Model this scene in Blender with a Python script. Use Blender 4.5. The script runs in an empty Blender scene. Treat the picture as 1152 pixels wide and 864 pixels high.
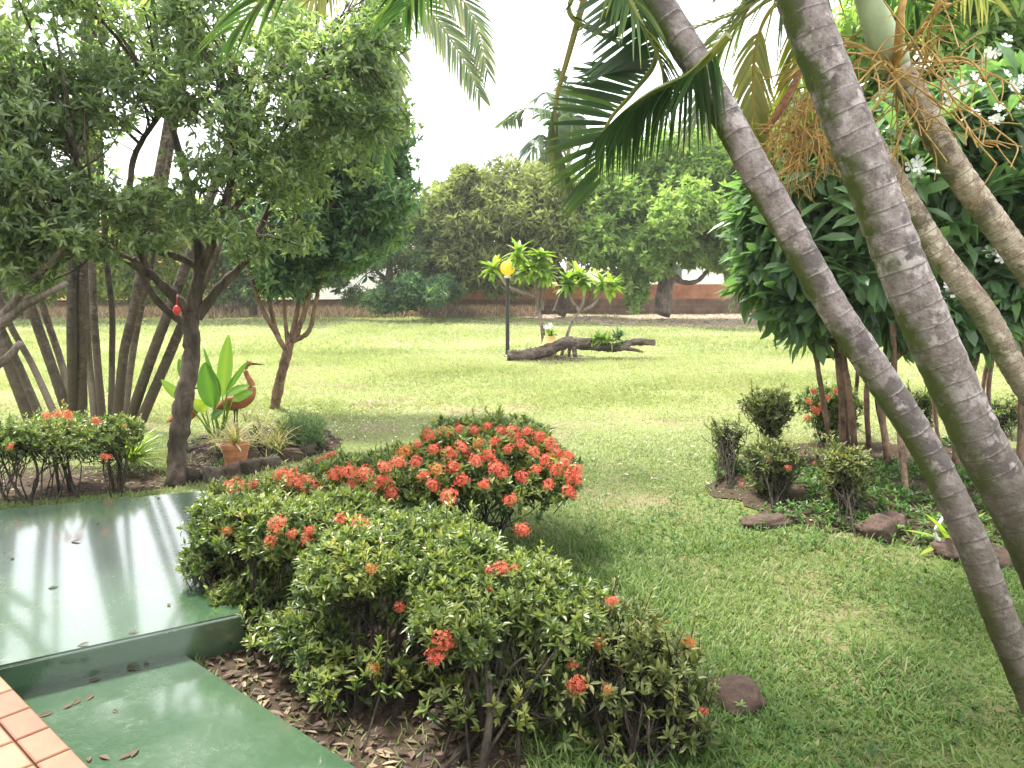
import bpy, bmesh, math
import numpy as np
from mathutils import Vector

C = bpy.context.scene.collection
SC = bpy.context.scene
rng = np.random.default_rng(7)
R = math.radians

# ------------------------------------------------------------------ camera
F = 880.0; HOR = 300.0; CAMZ = 1.9
PITCH = math.atan((432 - HOR) / F)
cam = bpy.data.cameras.new('camera'); camo = bpy.data.objects.new('camera', cam); C.objects.link(camo)
camo.location = (0, 0, CAMZ); camo.rotation_euler = (math.pi / 2 - PITCH, 0, 0)
cam.sensor_fit = 'HORIZONTAL'; cam.sensor_width = 36; cam.lens = 36 * F / 1152
cam.clip_start = 0.05; cam.clip_end = 2000
SC.camera = camo

# ------------------------------------------------------------------ sky, sun, exposure
SUN_EL, SUN_AZ = R(60), R(-42)          # azimuth from +Y (ahead) towards +X (right)
sun = bpy.data.lights.new('sun', 'SUN'); suno = bpy.data.objects.new('sun', sun); C.objects.link(suno)
sun.energy = 3.5; sun.angle = R(9); sun.color = (1.0, 0.94, 0.84)
sd = Vector((math.sin(SUN_AZ) * math.cos(SUN_EL), math.cos(SUN_AZ) * math.cos(SUN_EL), math.sin(SUN_EL)))
suno.rotation_euler = sd.to_track_quat('Z', 'Y').to_euler()
W = bpy.data.worlds.new('World'); SC.world = W; W.use_nodes = True
wn, wl = W.node_tree.nodes, W.node_tree.links
wn.clear()
wo = wn.new('ShaderNodeOutputWorld'); wb = wn.new('ShaderNodeBackground'); wb.inputs['Strength'].default_value = 0.1
sky = wn.new('ShaderNodeTexSky'); sky.sky_type = 'NISHITA'; sky.sun_disc = False
sky.sun_elevation = SUN_EL; sky.sun_rotation = SUN_AZ % (2 * math.pi)
wt = wn.new('ShaderNodeTexCoord'); wno = wn.new('ShaderNodeTexNoise'); wno.inputs['Scale'].default_value = 2.2
wno.inputs['Detail'].default_value = 5
wr = wn.new('ShaderNodeMapRange'); wr.inputs['From Min'].default_value = 0.3; wr.inputs['From Max'].default_value = 0.6
wr.inputs['To Min'].default_value = 0.72; wr.inputs['To Max'].default_value = 1.0
wm = wn.new('ShaderNodeMix'); wm.data_type = 'RGBA'; wm.inputs[7].default_value = (10.2, 10.3, 10.5, 1)
wl.new(wt.outputs['Generated'], wno.inputs['Vector']); wl.new(wno.outputs['Fac'], wr.inputs['Value'])
wl.new(wr.outputs['Result'], wm.inputs[0]); wl.new(sky.outputs['Color'], wm.inputs[6])
wl.new(wm.outputs[2], wb.inputs['Color']); wl.new(wb.outputs['Background'], wo.inputs['Surface'])
SC.view_settings.view_transform = 'Standard'; SC.view_settings.look = 'None'
SC.view_settings.gamma = 1; SC.view_settings.exposure = 1.7; SC.view_settings.use_curve_mapping = False
SC.render.engine = 'CYCLES'
SC.cycles.max_bounces = 7; SC.cycles.diffuse_bounces = 4; SC.cycles.glossy_bounces = 3
SC.cycles.transmission_bounces = 4; SC.cycles.caustics_reflective = False; SC.cycles.caustics_refractive = False
SC.cycles.use_denoising = True; SC.cycles.sample_clamp_indirect = 6

HAZE = .0008
SC.cycles.volume_step_rate = 4; SC.cycles.volume_bounces = 1
# ------------------------------------------------------------------ pixel -> world
_F = np.array((0, math.cos(PITCH), -math.sin(PITCH))); _U = np.array((0, math.sin(PITCH), math.cos(PITCH)))
def ray(x, y):
    return _F + np.array((1., 0, 0)) * ((x - 576) / F) + _U * ((432 - y) / F)
def at(x, y, Y):
    d = ray(x, y); return np.array((0, 0, CAMZ)) + d * (Y / d[1])
def gp(x, y, z=0.0):
    d = ray(x, y); return np.array((0, 0, CAMZ)) + d * ((z - CAMZ) / d[2])
def ppm(Y): return F / Y

# ------------------------------------------------------------------ mesh builder
def nrm(a): return a / np.maximum(np.linalg.norm(a, axis=-1, keepdims=True), 1e-9)
OFF = {}
class MB:
    def __init__(s): s.v = []; s.f = {}; s.r = []; s.l = []; s.n = 0
    def add(s, v, faces, rnd=0.5, ln=0.0, mi=0):
        v = np.asarray(v, float).reshape(-1, 3); k = len(v)
        s.v.append(v); s.r.append(np.broadcast_to(np.asarray(rnd, float), (k,))); s.l.append(np.broadcast_to(np.asarray(ln, float), (k,)))
        if not isinstance(faces, list): faces = [faces]
        for f in faces:
            f = np.asarray(f, int)
            if f.size: s.f.setdefault((f.shape[1], mi), []).append(f + s.n)
        s.n += k; return s
    def tube(s, pts, rad, seg=8, rnd=0.5, mi=0, cap=True, wob=0.0):
        pts = np.asarray(pts, float); m = len(pts); rad = np.broadcast_to(np.asarray(rad, float), (m,))
        t = nrm(np.gradient(pts, axis=0))
        ref = np.array((0, 0, 1.)) if abs(t[:, 2]).mean() < .9 else np.array((1., 0, 0))
        a = nrm(np.cross(t, ref)); b = np.cross(t, a)
        th = np.linspace(0, 2 * np.pi, seg, endpoint=False)
        rr = rad[:, None] * (1 + wob * rng.normal(size=(m, seg))) if wob else np.repeat(rad[:, None], seg, 1)
        v = pts[:, None] + rr[..., None] * (np.cos(th)[None, :, None] * a[:, None] + np.sin(th)[None, :, None] * b[:, None])
        ln = np.concatenate([[0], np.cumsum(np.linalg.norm(np.diff(pts, axis=0), axis=1))])
        i = np.arange(m - 1)[:, None] * seg; j = np.arange(seg)[None]; jn = (j + 1) % seg
        q = np.stack([i + j, i + jn, i + seg + jn, i + seg + j], -1).reshape(-1, 4)
        fs = [q]
        if cap: fs += [np.arange(seg)[None, ::-1], (np.arange(seg) + (m - 1) * seg)[None]]
        return s.add(v.reshape(-1, 3), fs, rnd, np.repeat(ln, seg), mi)
    def box(s, lo, hi, rnd=0.5, mi=0):
        x0, y0, z0 = lo; x1, y1, z1 = hi
        v = [(x0, y0, z0), (x1, y0, z0), (x1, y1, z0), (x0, y1, z0), (x0, y0, z1), (x1, y0, z1), (x1, y1, z1), (x0, y1, z1)]
        return s.add(v, np.array([(0, 3, 2, 1), (4, 5, 6, 7), (0, 1, 5, 4), (1, 2, 6, 5), (2, 3, 7, 6), (3, 0, 4, 7)]), rnd, 0, mi)
    def lathe(s, c, prof, seg=28, rnd=0.5, mi=0):
        prof = np.asarray(prof, float); th = np.linspace(0, 2 * np.pi, seg, endpoint=False); m = len(prof)
        v = np.stack([c[0] + prof[:, :1] * np.cos(th), c[1] + prof[:, :1] * np.sin(th), c[2] + np.repeat(prof[:, 1:], seg, 1)], -1)
        i = np.arange(m - 1)[:, None] * seg; j = np.arange(seg)[None]; jn = (j + 1) % seg
        q = np.stack([i + j, i + jn, i + seg + jn, i + seg + j], -1).reshape(-1, 4)
        return s.add(v.reshape(-1, 3), [q, np.arange(seg)[None, ::-1], (np.arange(seg) + (m - 1) * seg)[None]], rnd, 0, mi)
    def leaves(s, base, d, up, L, Wd, rnd=0.5, fold=0.25, droop=0.15, shape='diamond', mi=0):
        n = len(base)
        if n == 0: return s
        d = nrm(d); side = nrm(np.cross(d, up)); nn = np.cross(side, d)
        L = np.broadcast_to(np.asarray(L, float), (n,))[:, None]; Wd = np.broadcast_to(np.asarray(Wd, float), (n,))[:, None]
        st = {'diamond': None, 'lance': ([0, .25, .6, 1], [.12, .8, .85, .02]), 'blade': ([0, .4, .75, 1], [.8, .9, .6, .02]),
              'spoon': ([0, .3, .55, .8, 1], [.12, .45, .9, .95, .05]), 'strap': ([0, .2, .5, .8, 1], [.5, .9, 1, .7, .03])}[shape]
        rr = np.broadcast_to(np.asarray(rnd, float), (n,))
        if st is None:
            k = 4; m = .45
            ctr = base + d * L * m
            v = np.stack([base, ctr + side * Wd * .5 + nn * Wd * fold, base + d * L - nn * L * droop, ctr - side * Wd * .5 + nn * Wd * fold], 1)
            f = np.array([(0, 1, 2), (0, 2, 3)])
        else:
            ts, ws = st; cols = []
            for t, w in zip(ts, ws):
                c = base + d * L * t - nn * L * droop * t * t
                cols += [c + side * Wd * .5 * w + nn * Wd * fold * w, c, c - side * Wd * .5 * w + nn * Wd * fold * w]
            if fold == 0 or shape == 'blade':
                cols = [c for i, c in enumerate(cols) if i % 3 != 1]; q = len(ts)
                f = np.array([(2 * i, 2 * i + 1, 2 * i + 3, 2 * i + 2) for i in range(q - 1)])
            else:
                q = len(ts)
                f = np.array([(3 * i + a, 3 * i + a + 1, 3 * i + a + 4, 3 * i + a + 3) for i in range(q - 1) for a in (0, 1)])
            v = np.stack(cols, 1); k = v.shape[1]
        fa = (np.arange(n)[:, None, None] * k + f[None]).reshape(-1, f.shape[1])
        return s.add(v.reshape(-1, 3), fa, np.repeat(rr, k), 0, mi)
    def build(s, name, mats, parent=None, smooth=False, off=None):
        if not isinstance(mats, (list, tuple)): mats = [mats]
        me = bpy.data.meshes.new(name); v = np.concatenate(s.v)
        if off is None: off = OFF.get(parent.name, (0, 0, 0)) if parent else (0, 0, 0)
        v = v - np.asarray(off)
        me.vertices.add(len(v)); me.vertices.foreach_set('co', v.astype(np.float32).ravel())
        idx, starts, mis, cur = [], [], [], 0
        for (k, mi), fl in s.f.items():
            fl = np.concatenate(fl); idx.append(fl.ravel()); starts.append(cur + np.arange(len(fl)) * k); cur += fl.size
            mis.append(np.full(len(fl), mi))
        idx = np.concatenate(idx); starts = np.concatenate(starts); mis = np.concatenate(mis)
        me.loops.add(len(idx)); me.loops.foreach_set('vertex_index', idx.astype(np.int32))
        me.polygons.add(len(starts)); me.polygons.foreach_set('loop_start', starts.astype(np.int32))
        me.polygons.foreach_set('material_index', mis.astype(np.int32))
        me.polygons.foreach_set('use_smooth', np.full(len(starts), bool(smooth)))
        me.update(calc_edges=True)
        a = me.attributes.new('rnd', 'FLOAT', 'POINT'); a.data.foreach_set('value', np.concatenate(s.r).astype(np.float32))
        a = me.attributes.new('len', 'FLOAT', 'POINT'); a.data.foreach_set('value', np.concatenate(s.l).astype(np.float32))
        for m in mats: me.materials.append(m)
        o = bpy.data.objects.new(name, me); C.objects.link(o)
        if parent: o.parent = parent; OFF[o.name] = OFF.get(parent.name, (0, 0, 0))
        return o

def tag(o, label=None, cat=None, group=None, kind=None):
    if label: o['label'] = label
    if cat: o['category'] = cat
    if group: o['group'] = group
    if kind: o['kind'] = kind
    return o
def thing(name, label, cat, loc, group=None):
    o = bpy.data.objects.new(name, None); C.objects.link(o); o.location = [float(q) for q in loc]; o.empty_display_size = .1
    OFF[o.name] = tuple(float(q) for q in loc)
    return tag(o, label, cat, group)
def smooth_path(pts, k=6):
    pts = np.asarray(pts, float); n = len(pts)
    if n < 3: return np.array([pts[0] + (pts[-1] - pts[0]) * t for t in np.linspace(0, 1, k + 1)])
    P = np.vstack([2 * pts[0] - pts[1], pts, 2 * pts[-1] - pts[-2]]); out = []
    for i in range(1, n):
        p0, p1, p2, p3 = P[i - 1], P[i], P[i + 1], P[i + 2]
        for t in np.arange(k) / k:
            out.append(.5 * (2 * p1 + (p2 - p0) * t + (2 * p0 - 5 * p1 + 4 * p2 - p3) * t * t + (3 * p1 - p0 - 3 * p2 + p3) * t ** 3))
    out.append(pts[-1]); return np.array(out)
def rvec(n): return nrm(rng.normal(size=(n, 3)))

# ------------------------------------------------------------------ materials
class NT:
    def __init__(s, name):
        s.m = bpy.data.materials.new(name); s.m.use_nodes = True; s.t = s.m.node_tree; s.t.nodes.clear()
        s.out = s.n('OutputMaterial')
    def n(s, typ, **kw):
        x = s.t.nodes.new('ShaderNode' + typ)
        for k, v in kw.items(): setattr(x, k, v)
        return x
    def l(s, a, b): s.t.links.new(a, b)
    def attr(s, name): return s.n('Attribute', attribute_name=name).outputs['Fac']
    def obj(s): return s.n('TexCoord').outputs['Object']
    def noise(s, scale, vec=None, detail=4, rough=.55):
        x = s.n('TexNoise'); x.inputs['Scale'].default_value = scale; x.inputs['Detail'].default_value = detail
        x.inputs['Roughness'].default_value = rough
        s.l(vec if vec is not None else s.geo(), x.inputs['Vector']); return x.outputs['Fac']
    def geo(s): return s.n('NewGeometry').outputs['Position']
    def ramp(s, fac, stops):
        x = s.n('ValToRGB'); e = x.color_ramp.elements
        while len(e) < len(stops): e.new(.5)
        for q, (p, c) in zip(e, stops): q.position = p; q.color = (*c, 1)
        s.l(fac, x.inputs['Fac']); return x.outputs['Color']
    def math(s, op, a, b=None):
        x = s.n('Math', operation=op)
        for i, v in enumerate((a, b)):
            if v is None: continue
            if isinstance(v, (int, float)): x.inputs[i].default_value = v
            else: s.l(v, x.inputs[i])
        return x.outputs[0]
    def mr(s, v, a, b, c=0., d=1.):
        x = s.n('MapRange'); s.l(v, x.inputs['Value'])
        for k, q in zip(('From Min', 'From Max', 'To Min', 'To Max'), (a, b, c, d)): x.inputs[k].default_value = q
        return x.outputs['Result']
    def mix(s, fac, a, b, bt='MIX'):
        x = s.n('Mix', data_type='RGBA', blend_type=bt)
        for i, v in ((0, fac), (6, a), (7, b)):
            if isinstance(v, (int, float)): x.inputs[i].default_value = v
            elif isinstance(v, tuple): x.inputs[i].default_value = (*v, 1)
            else: s.l(v, x.inputs[i])
        return x.outputs[2]
    def bsdf(s, col, rough=.6, spec=.4, bump=None, bs=.3, bd=.02, trans=None, sub=0):
        p = s.n('BsdfPrincipled')
        if isinstance(col, tuple): p.inputs['Base Color'].default_value = (*col, 1)
        else: s.l(col, p.inputs['Base Color'])
        if isinstance(rough, (int, float)): p.inputs['Roughness'].default_value = rough
        else: s.l(rough, p.inputs['Roughness'])
        p.inputs['Specular IOR Level'].default_value = spec
        if bump is not None:
            b = s.n('Bump'); b.inputs['Strength'].default_value = bs; b.inputs['Distance'].default_value = bd
            s.l(bump, b.inputs['Height']); s.l(b.outputs['Normal'], p.inputs['Normal'])
        if trans is not None:
            t = s.n('BsdfTranslucent'); mx = s.n('MixShader'); mx.inputs[0].default_value = trans[0]
            if isinstance(trans[1], tuple): t.inputs['Color'].default_value = (*trans[1], 1)
            else: s.l(trans[1], t.inputs['Color'])
            s.l(p.outputs[0], mx.inputs[1]); s.l(t.outputs[0], mx.inputs[2]); s.l(mx.outputs[0], s.out.inputs['Surface'])
        else: s.l(p.outputs[0], s.out.inputs['Surface'])
        return s.m

def leaf_mat(name, stops, trans=.35, rough=.45, spec=.35, patch=.6, tint=(1.15, 1.3, .6)):
    t = NT(name); r = t.attr('rnd')
    f = t.math('ADD', r, t.math('MULTIPLY', t.math('SUBTRACT', t.noise(1.7 * patch * 2), .5), .5))
    col = t.ramp(f, stops)
    tr = t.mix(1.0, col, tint, 'MULTIPLY')
    return t.bsdf(col, rough, spec, trans=(trans, tr))
def bark_mat(name, c1, c2, scale=9, stretch=(1, 1, .25), bs=.6):
    t = NT(name); m = t.n('Mapping'); m.inputs['Scale'].default_value = stretch; t.l(t.geo(), m.inputs['Vector'])
    a = t.noise(scale, m.outputs[0], 7, .7); b = t.noise(scale * .35, None, 5, .65); d = t.noise(scale * 3.2, m.outputs[0], 5, .7)
    col = t.ramp(t.math('ADD', t.math('MULTIPLY', a, .55), t.math('MULTIPLY', d, .45)), [(.38, tuple(q * .6 for q in c1)), (.5, tuple((p + q) / 2 for p, q in zip(c1, c2))), (.62, tuple(q * 1.15 for q in c2))])
    col = t.mix(t.mr(b, .54, .64, 0, .6), col, tuple(min(1, q * 1.5 + .02) for q in c2))
    col = t.mix(t.mr(b, .46, .36, 0, .5), col, (c1[0] * .8, c1[1] * 1.1, c1[2] * .7))
    return t.bsdf(col, .85, .2, bump=t.math('ADD', a, t.math('MULTIPLY', d, .6)), bs=min(1, bs * 1.6), bd=.035)
def palm_bark(name, base, light, dark, ring=.1, moss=.5):
    t = NT(name); ln = t.attr('len'); pos = t.geo()
    fr = t.math('FRACT', t.math('ADD', t.math('DIVIDE', ln, ring), t.math('MULTIPLY', t.noise(5.0, pos), .45)))
    a = t.noise(16, pos, 7, .75); b = t.noise(4.2, pos, 6, .65); c = t.noise(60, pos, 4); e = t.noise(9, pos, 4, .6)
    col = t.ramp(a, [(.32, dark), (.48, base), (.66, light)])
    col = t.mix(t.mr(b, .53, .58, 0, .8), col, tuple(q * .38 for q in base))
    col = t.mix(t.mr(e, .55, .62, 0, .75), col, tuple(min(.8, q * 1.45) for q in light))
    col = t.mix(t.mr(c, .62, .7, 0, .5), col, dark)
    line = t.mr(fr, .0, .1, 1, 0); line2 = t.mr(fr, .86, .98)
    col = t.mix(t.math('MULTIPLY', line, t.mr(a, .42, .6)), col, tuple(min(1, q * 1.35) for q in light))
    col = t.mix(t.math('MULTIPLY', line2, t.mr(e, .35, .6, .15, .75)), col, tuple(q * .35 for q in dark))
    g = t.n('SeparateXYZ'); t.l(t.n('NewGeometry').outputs['Normal'], g.inputs[0])
    mo = t.math('MULTIPLY', t.mr(g.outputs['X'], -.3, -.8), t.mr(b, .4, .52))
    col = t.mix(t.math('MULTIPLY', mo, moss), col, (.075, .1, .02))
    damp = t.mr(t.math('ADD', ln, t.math('MULTIPLY', t.math('SUBTRACT', b, .5), 3.0)), .5, 2.1, .8, 0)
    col = t.mix(damp, col, (.075, .06, .035))
    return t.bsdf(col, .8, .25, bump=t.math('ADD', t.math('MULTIPLY', c, .5), a), bs=.8, bd=.025)
def plain(name, col, rough=.5, spec=.4, var=.15, scale=12, bs=.15):
    t = NT(name); a = t.noise(scale, None, 5, .6)
    c = t.ramp(a, [(.3, tuple(q * (1 - var) for q in col)), (.7, tuple(min(1, q * (1 + var)) for q in col))])
    return t.bsdf(c, rough, spec, bump=a, bs=bs, bd=.01)

def soil(name, c1, c2, c3):
    t = NT(name); p = t.geo(); a = t.noise(22, p, 6, .7); b = t.noise(3, p, 4)
    col = t.mix(t.mr(b, .4, .65), t.ramp(a, [(.3, c1), (.7, c2)]), c3)
    return t.bsdf(col, .95, .1, bump=a, bs=.9, bd=.03)
M = {}
M['tree_leaf'] = leaf_mat('tree_leaf', [(.1, (.09, .14, .075)), (.5, (.2, .275, .14)), (.85, (.34, .4, .19)), (1, (.47, .48, .2))], .56, .32, .9, .6, (1.15, 1.3, .62))
M['dark_leaf'] = leaf_mat('dark_leaf', [(.1, (.045, .1, .07)), (.5, (.12, .21, .12)), (.85, (.23, .33, .16)), (1, (.32, .4, .17))], .55, .35, .5)
M['plumeria_leaf'] = leaf_mat('plumeria_leaf', [(.1, (.06, .11, .06)), (.55, (.125, .22, .105)), (.9, (.21, .34, .14)), (1, (.32, .43, .15))], .5, .32, .5)
M['young_leaf'] = leaf_mat('young_leaf', [(.1, (.12, .22, .03)), (.6, (.24, .36, .05)), (1, (.42, .46, .08))], .45, .4, .4)
M['mango_leaf'] = leaf_mat('mango_leaf', [(.05, (.07, .055, .06)), (.25, (.13, .14, .08)), (.55, (.24, .28, .12)), (.85, (.36, .38, .18)), (1, (.42, .35, .2))], .45, .5, .3, .25)
M['green_leaf'] = leaf_mat('green_leaf', [(.1, (.11, .19, .065)), (.5, (.25, .36, .12)), (.85, (.37, .46, .18)), (1, (.47, .5, .23))], .55, .45, .35, .25)
M['far_leaf'] = leaf_mat('far_leaf', [(.1, (.05, .09, .05)), (.5, (.11, .16, .08)), (1, (.22, .27, .12))], .4, .6, .2, .2)
M['sunny_leaf'] = leaf_mat('sunny_leaf', [(.1, (.1, .15, .03)), (.5, (.2, .27, .05)), (.85, (.33, .36, .07)), (1, (.5, .36, .04))], .5, .5, .3, .2)
M['ixora_leaf'] = leaf_mat('ixora_leaf', [(.05, (.035, .065, .022)), (.35, (.085, .14, .04)), (.62, (.2, .26, .07)), (.9, (.38, .41, .12)), (1, (.38, .24, .08))], .38, .34, .6, 1.2)
M['ixora_dry'] = leaf_mat('ixora_dry', [(.05, (.05, .07, .025)), (.5, (.12, .155, .045)), (.85, (.24, .26, .08)), (1, (.32, .2, .07))], .3, .45, .4, 1.2)
M['variegated'] = leaf_mat('variegated', [(.1, (.2, .26, .08)), (.45, (.42, .4, .2)), (.8, (.6, .5, .3)), (1, (.45, .25, .15))], .35, .5, .3, 2)
M['feathery'] = leaf_mat('feathery', [(.1, (.07, .13, .05)), (.6, (.14, .22, .09)), (1, (.25, .32, .14))], .4, .5, .3, 2)
M['big_leaf'] = leaf_mat('big_leaf', [(.1, (.05, .14, .03)), (.5, (.16, .33, .05)), (.85, (.3, .48, .08)), (1, (.5, .45, .06))], .45, .35, .45, .5)
M['frond'] = leaf_mat('frond', [(.1, (.02, .055, .025)), (.5, (.05, .105, .035)), (.85, (.12, .19, .05)), (1, (.3, .3, .07))], .35, .35, .5, .8)
M['frond_yellow'] = leaf_mat('frond_yellow', [(.1, (.16, .18, .03)), (.5, (.3, .3, .06)), (1, (.42, .32, .08))], .45, .45, .4, .8)
M['frond_pale'] = leaf_mat('frond_pale', [(.1, (.09, .13, .08)), (.5, (.16, .2, .11)), (1, (.4, .34, .14))], .4, .45, .4, .3)
M['grass'] = None
M['bark'] = bark_mat('bark', (.05, .036, .028), (.135, .105, .085))
M['bark_red'] = bark_mat('bark_red', (.11, .07, .05), (.27, .175, .12))
M['bark_pale'] = bark_mat('bark_pale', (.12, .09, .075), (.26, .21, .18))
M['stem'] = bark_mat('stem', (.03, .026, .02), (.075, .062, .045), 20)
M['cane'] = palm_bark('cane', (.075, .055, .04), (.14, .11, .085), (.03, .024, .018), .13, .5)
M['cane_dark'] = palm_bark('cane_dark', (.03, .025, .02), (.06, .05, .04), (.012, .01, .01), .13, .3)
M['palm_a'] = palm_bark('palm_bark_grey', (.27, .225, .215), (.4, .35, .345), (.13, .1, .097), .1, 1.0)
M['palm_c'] = palm_bark('palm_bark_tan', (.34, .265, .2), (.46, .4, .32), (.17, .125, .095), .07, .8)
M['shaft'] = plain('crownshaft', (.3, .36, .2), .5, .4, .2, 6)
M['twig'] = plain('fruit_twig', (.4, .25, .08), .6, .3, .4, 20)
M['sheath'] = plain('dry_sheath', (.2, .1, .05), .7, .2, .4, 25)
M['terracotta'] = plain('terracotta', (.42, .19, .09), .75, .25, .2, 14, .3)
M['heron'] = plain('heron_paint', (.33, .125, .05), .55, .4, .3, 18, .3)
M['beak'] = plain('heron_beak', (.09, .05, .035), .6, .3, .3, 18)
M['black_metal'] = plain('black_metal', (.02, .02, .022), .4, .5, .2, 30)
M['white_plastic'] = plain('white_plastic', (.75, .73, .7), .4, .5, .05)
M['rock'] = soil('rock', (.05, .034, .028), (.16, .115, .095), (.11, .075, .06))
M['rock_grey'] = soil('rock_grey', (.05, .042, .036), (.16, .135, .115), (.085, .07, .05))
M['log'] = bark_mat('log_bark', (.035, .026, .022), (.2, .15, .125), 7, (.3, 1, 1), .9)
M['yellow_pot'] = plain('yellow_pot', (.75, .55, .2), .5, .4, .15)
M['white_flower'] = plain('white_flower', (.7, .71, .66), .5, .3, .05)
M['red'] = plain('red_plastic', (.65, .04, .04), .35, .5, .1)

def globe_mat():
    t = NT('yellow_globe'); p = t.bsdf((.92, .66, .08), .18, .8, trans=(.5, (1., .84, .25))); return p
M['globe'] = globe_mat()
def flower_mat(name, stops):
    t = NT(name); oi = t.n('ObjectInfo').outputs['Random']
    f = t.math('ADD', t.math('MULTIPLY', t.attr('rnd'), .5), t.math('MULTIPLY', oi, .5))
    col = t.ramp(f, stops); return t.bsdf(col, .55, .3, trans=(.3, col))
M['flower'] = flower_mat('ixora_flower', [(.1, (.62, .11, .07)), (.5, (.76, .175, .11)), (.8, (.8, .26, .15)), (1, (.82, .36, .18))])
M['flower_old'] = flower_mat('ixora_faded_flower', [(.1, (.6, .2, .06)), (.6, (.62, .28, .08)), (1, (.45, .25, .07))])

def green_floor(name):
    t = NT(name); p = t.geo(); a = t.noise(1.3, p, 6, .6); b = t.noise(35, p, 4, .6); c = t.noise(6, p, 5, .65); w = t.noise(2.6, p, 4, .5)
    fine = t.noise(95, p, 3)
    col = t.ramp(a, [(.3, (.032, .075, .036)), (.55, (.05, .1, .055)), (.75, (.075, .125, .08))])
    col = t.mix(t.mr(c, .6, .72, 0, .5), col, (.075, .12, .075))
    col = t.mix(t.mr(b, .62, .75, 0, .35), col, (.04, .07, .035))
    wp = t.math('MULTIPLY', t.mr(t.noise(3.4, p, 8, .75), .56, .62), t.mr(t.noise(28, p, 5, .7), .42, .6))
    col = t.mix(t.math('MULTIPLY', wp, .55), col, (.15, .18, .14))
    col = t.mix(t.mr(t.noise(1.9, p, 7, .7), .58, .7, 0, .5), col, (.045, .05, .03))
    rough = t.math('ADD', t.mr(w, .35, .65, .1, .22), t.mr(b, .4, .7, 0, .1))
    h = t.math('ADD', t.math('MULTIPLY', fine, .5), t.math('MULTIPLY', b, .6))
    mm = t.bsdf(col, rough, .8, bump=h, bs=.35, bd=.006)
    for q in t.t.nodes:
        if q.type == 'BSDF_PRINCIPLED': q.inputs['Coat Weight'].default_value = 1; q.inputs['Coat Roughness'].default_value = .09; q.inputs['Coat IOR'].default_value = 1.7
    return mm
M['green_floor'] = green_floor('green_painted_concrete')
def tile_mat():
    t = NT('clay_tile'); a = t.noise(9, None, 5, .6); f = t.noise(220, None, 2)
    r = t.attr('rnd')
    col = t.ramp(t.math('ADD', t.math('MULTIPLY', r, .4), t.math('MULTIPLY', a, .6)), [(.25, (.19, .08, .045)), (.55, (.27, .125, .07)), (.8, (.33, .17, .1))])
    col = t.mix(t.mr(f, .55, .75, 0, .4), col, (.4, .16, .08))
    return t.bsdf(col, .45, .4, bump=f, bs=.1, bd=.004)
M['tile'] = tile_mat()
M['grout'] = plain('grout', (.1, .055, .04), .9, .1)
def lawn_soil():
    t = NT('lawn_ground'); p = t.geo(); a = t.noise(.9, p, 6, .6); b = t.noise(18, p, 5, .65); c = t.noise(.18, p, 3)
    col = t.ramp(b, [(.3, (.05, .07, .022)), (.5, (.1, .135, .04)), (.7, (.16, .16, .075))])
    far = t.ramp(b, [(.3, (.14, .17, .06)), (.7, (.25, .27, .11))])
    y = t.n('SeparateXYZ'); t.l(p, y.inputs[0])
    col = t.mix(t.mr(y.outputs['Y'], 5, 11), col, far)  # paler with distance: bright sun on the far lawn put into the colour
    col = t.mix(t.mr(a, .5, .62, 0, .75), col, (.2, .155, .1))
    return t.bsdf(col, .95, .1, bump=b, bs=.5, bd=.02)
M['lawn'] = lawn_soil()
M['soil'] = soil('soil', (.035, .024, .018), (.1, .07, .052), (.07, .052, .035))
M['earth'] = soil('dry_earth', (.25, .19, .15), (.42, .34, .28), (.34, .25, .19))
def grass_mat():
    t = NT('grass_blade'); p = t.geo(); r = t.attr('rnd'); a = t.noise(.8, p, 5, .6); b = t.noise(4, p, 3)
    y = t.n('SeparateXYZ'); t.l(p, y.inputs[0])
    f = t.math('ADD', t.math('MULTIPLY', r, .6), t.math('MULTIPLY', a, .4))
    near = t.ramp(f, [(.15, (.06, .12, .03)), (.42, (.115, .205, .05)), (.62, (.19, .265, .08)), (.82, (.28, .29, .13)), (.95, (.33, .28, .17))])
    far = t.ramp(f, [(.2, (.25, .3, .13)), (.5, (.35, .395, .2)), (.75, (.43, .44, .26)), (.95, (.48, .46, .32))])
    col = t.mix(t.mr(y.outputs['Y'], 5.2, 9.5), near, far)  # near shade and far sunlight painted in as darker and paler blades
    tr = t.mix(1., col, (1.2, 1.25, .7), 'MULTIPLY')
    return t.bsdf(col, .5, .3, trans=(.35, tr))
M['grass'] = grass_mat()
M['dry_leaf'] = leaf_mat('dry_leaf', [(.1, (.035, .022, .016)), (.4, (.08, .05, .036)), (.8, (.15, .1, .07)), (1, (.36, .28, .17))], .15, .6, .3, 2)
M['litter'] = leaf_mat('pale_litter', [(.1, (.25, .17, .13)), (.5, (.45, .34, .28)), (1, (.65, .55, .48))], .1, .7, .2, 1)
M['weed'] = leaf_mat('weed_leaf', [(.1, (.04, .1, .025)), (.6, (.1, .2, .045)), (1, (.22, .3, .08))], .35, .45, .4, 2)
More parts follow.
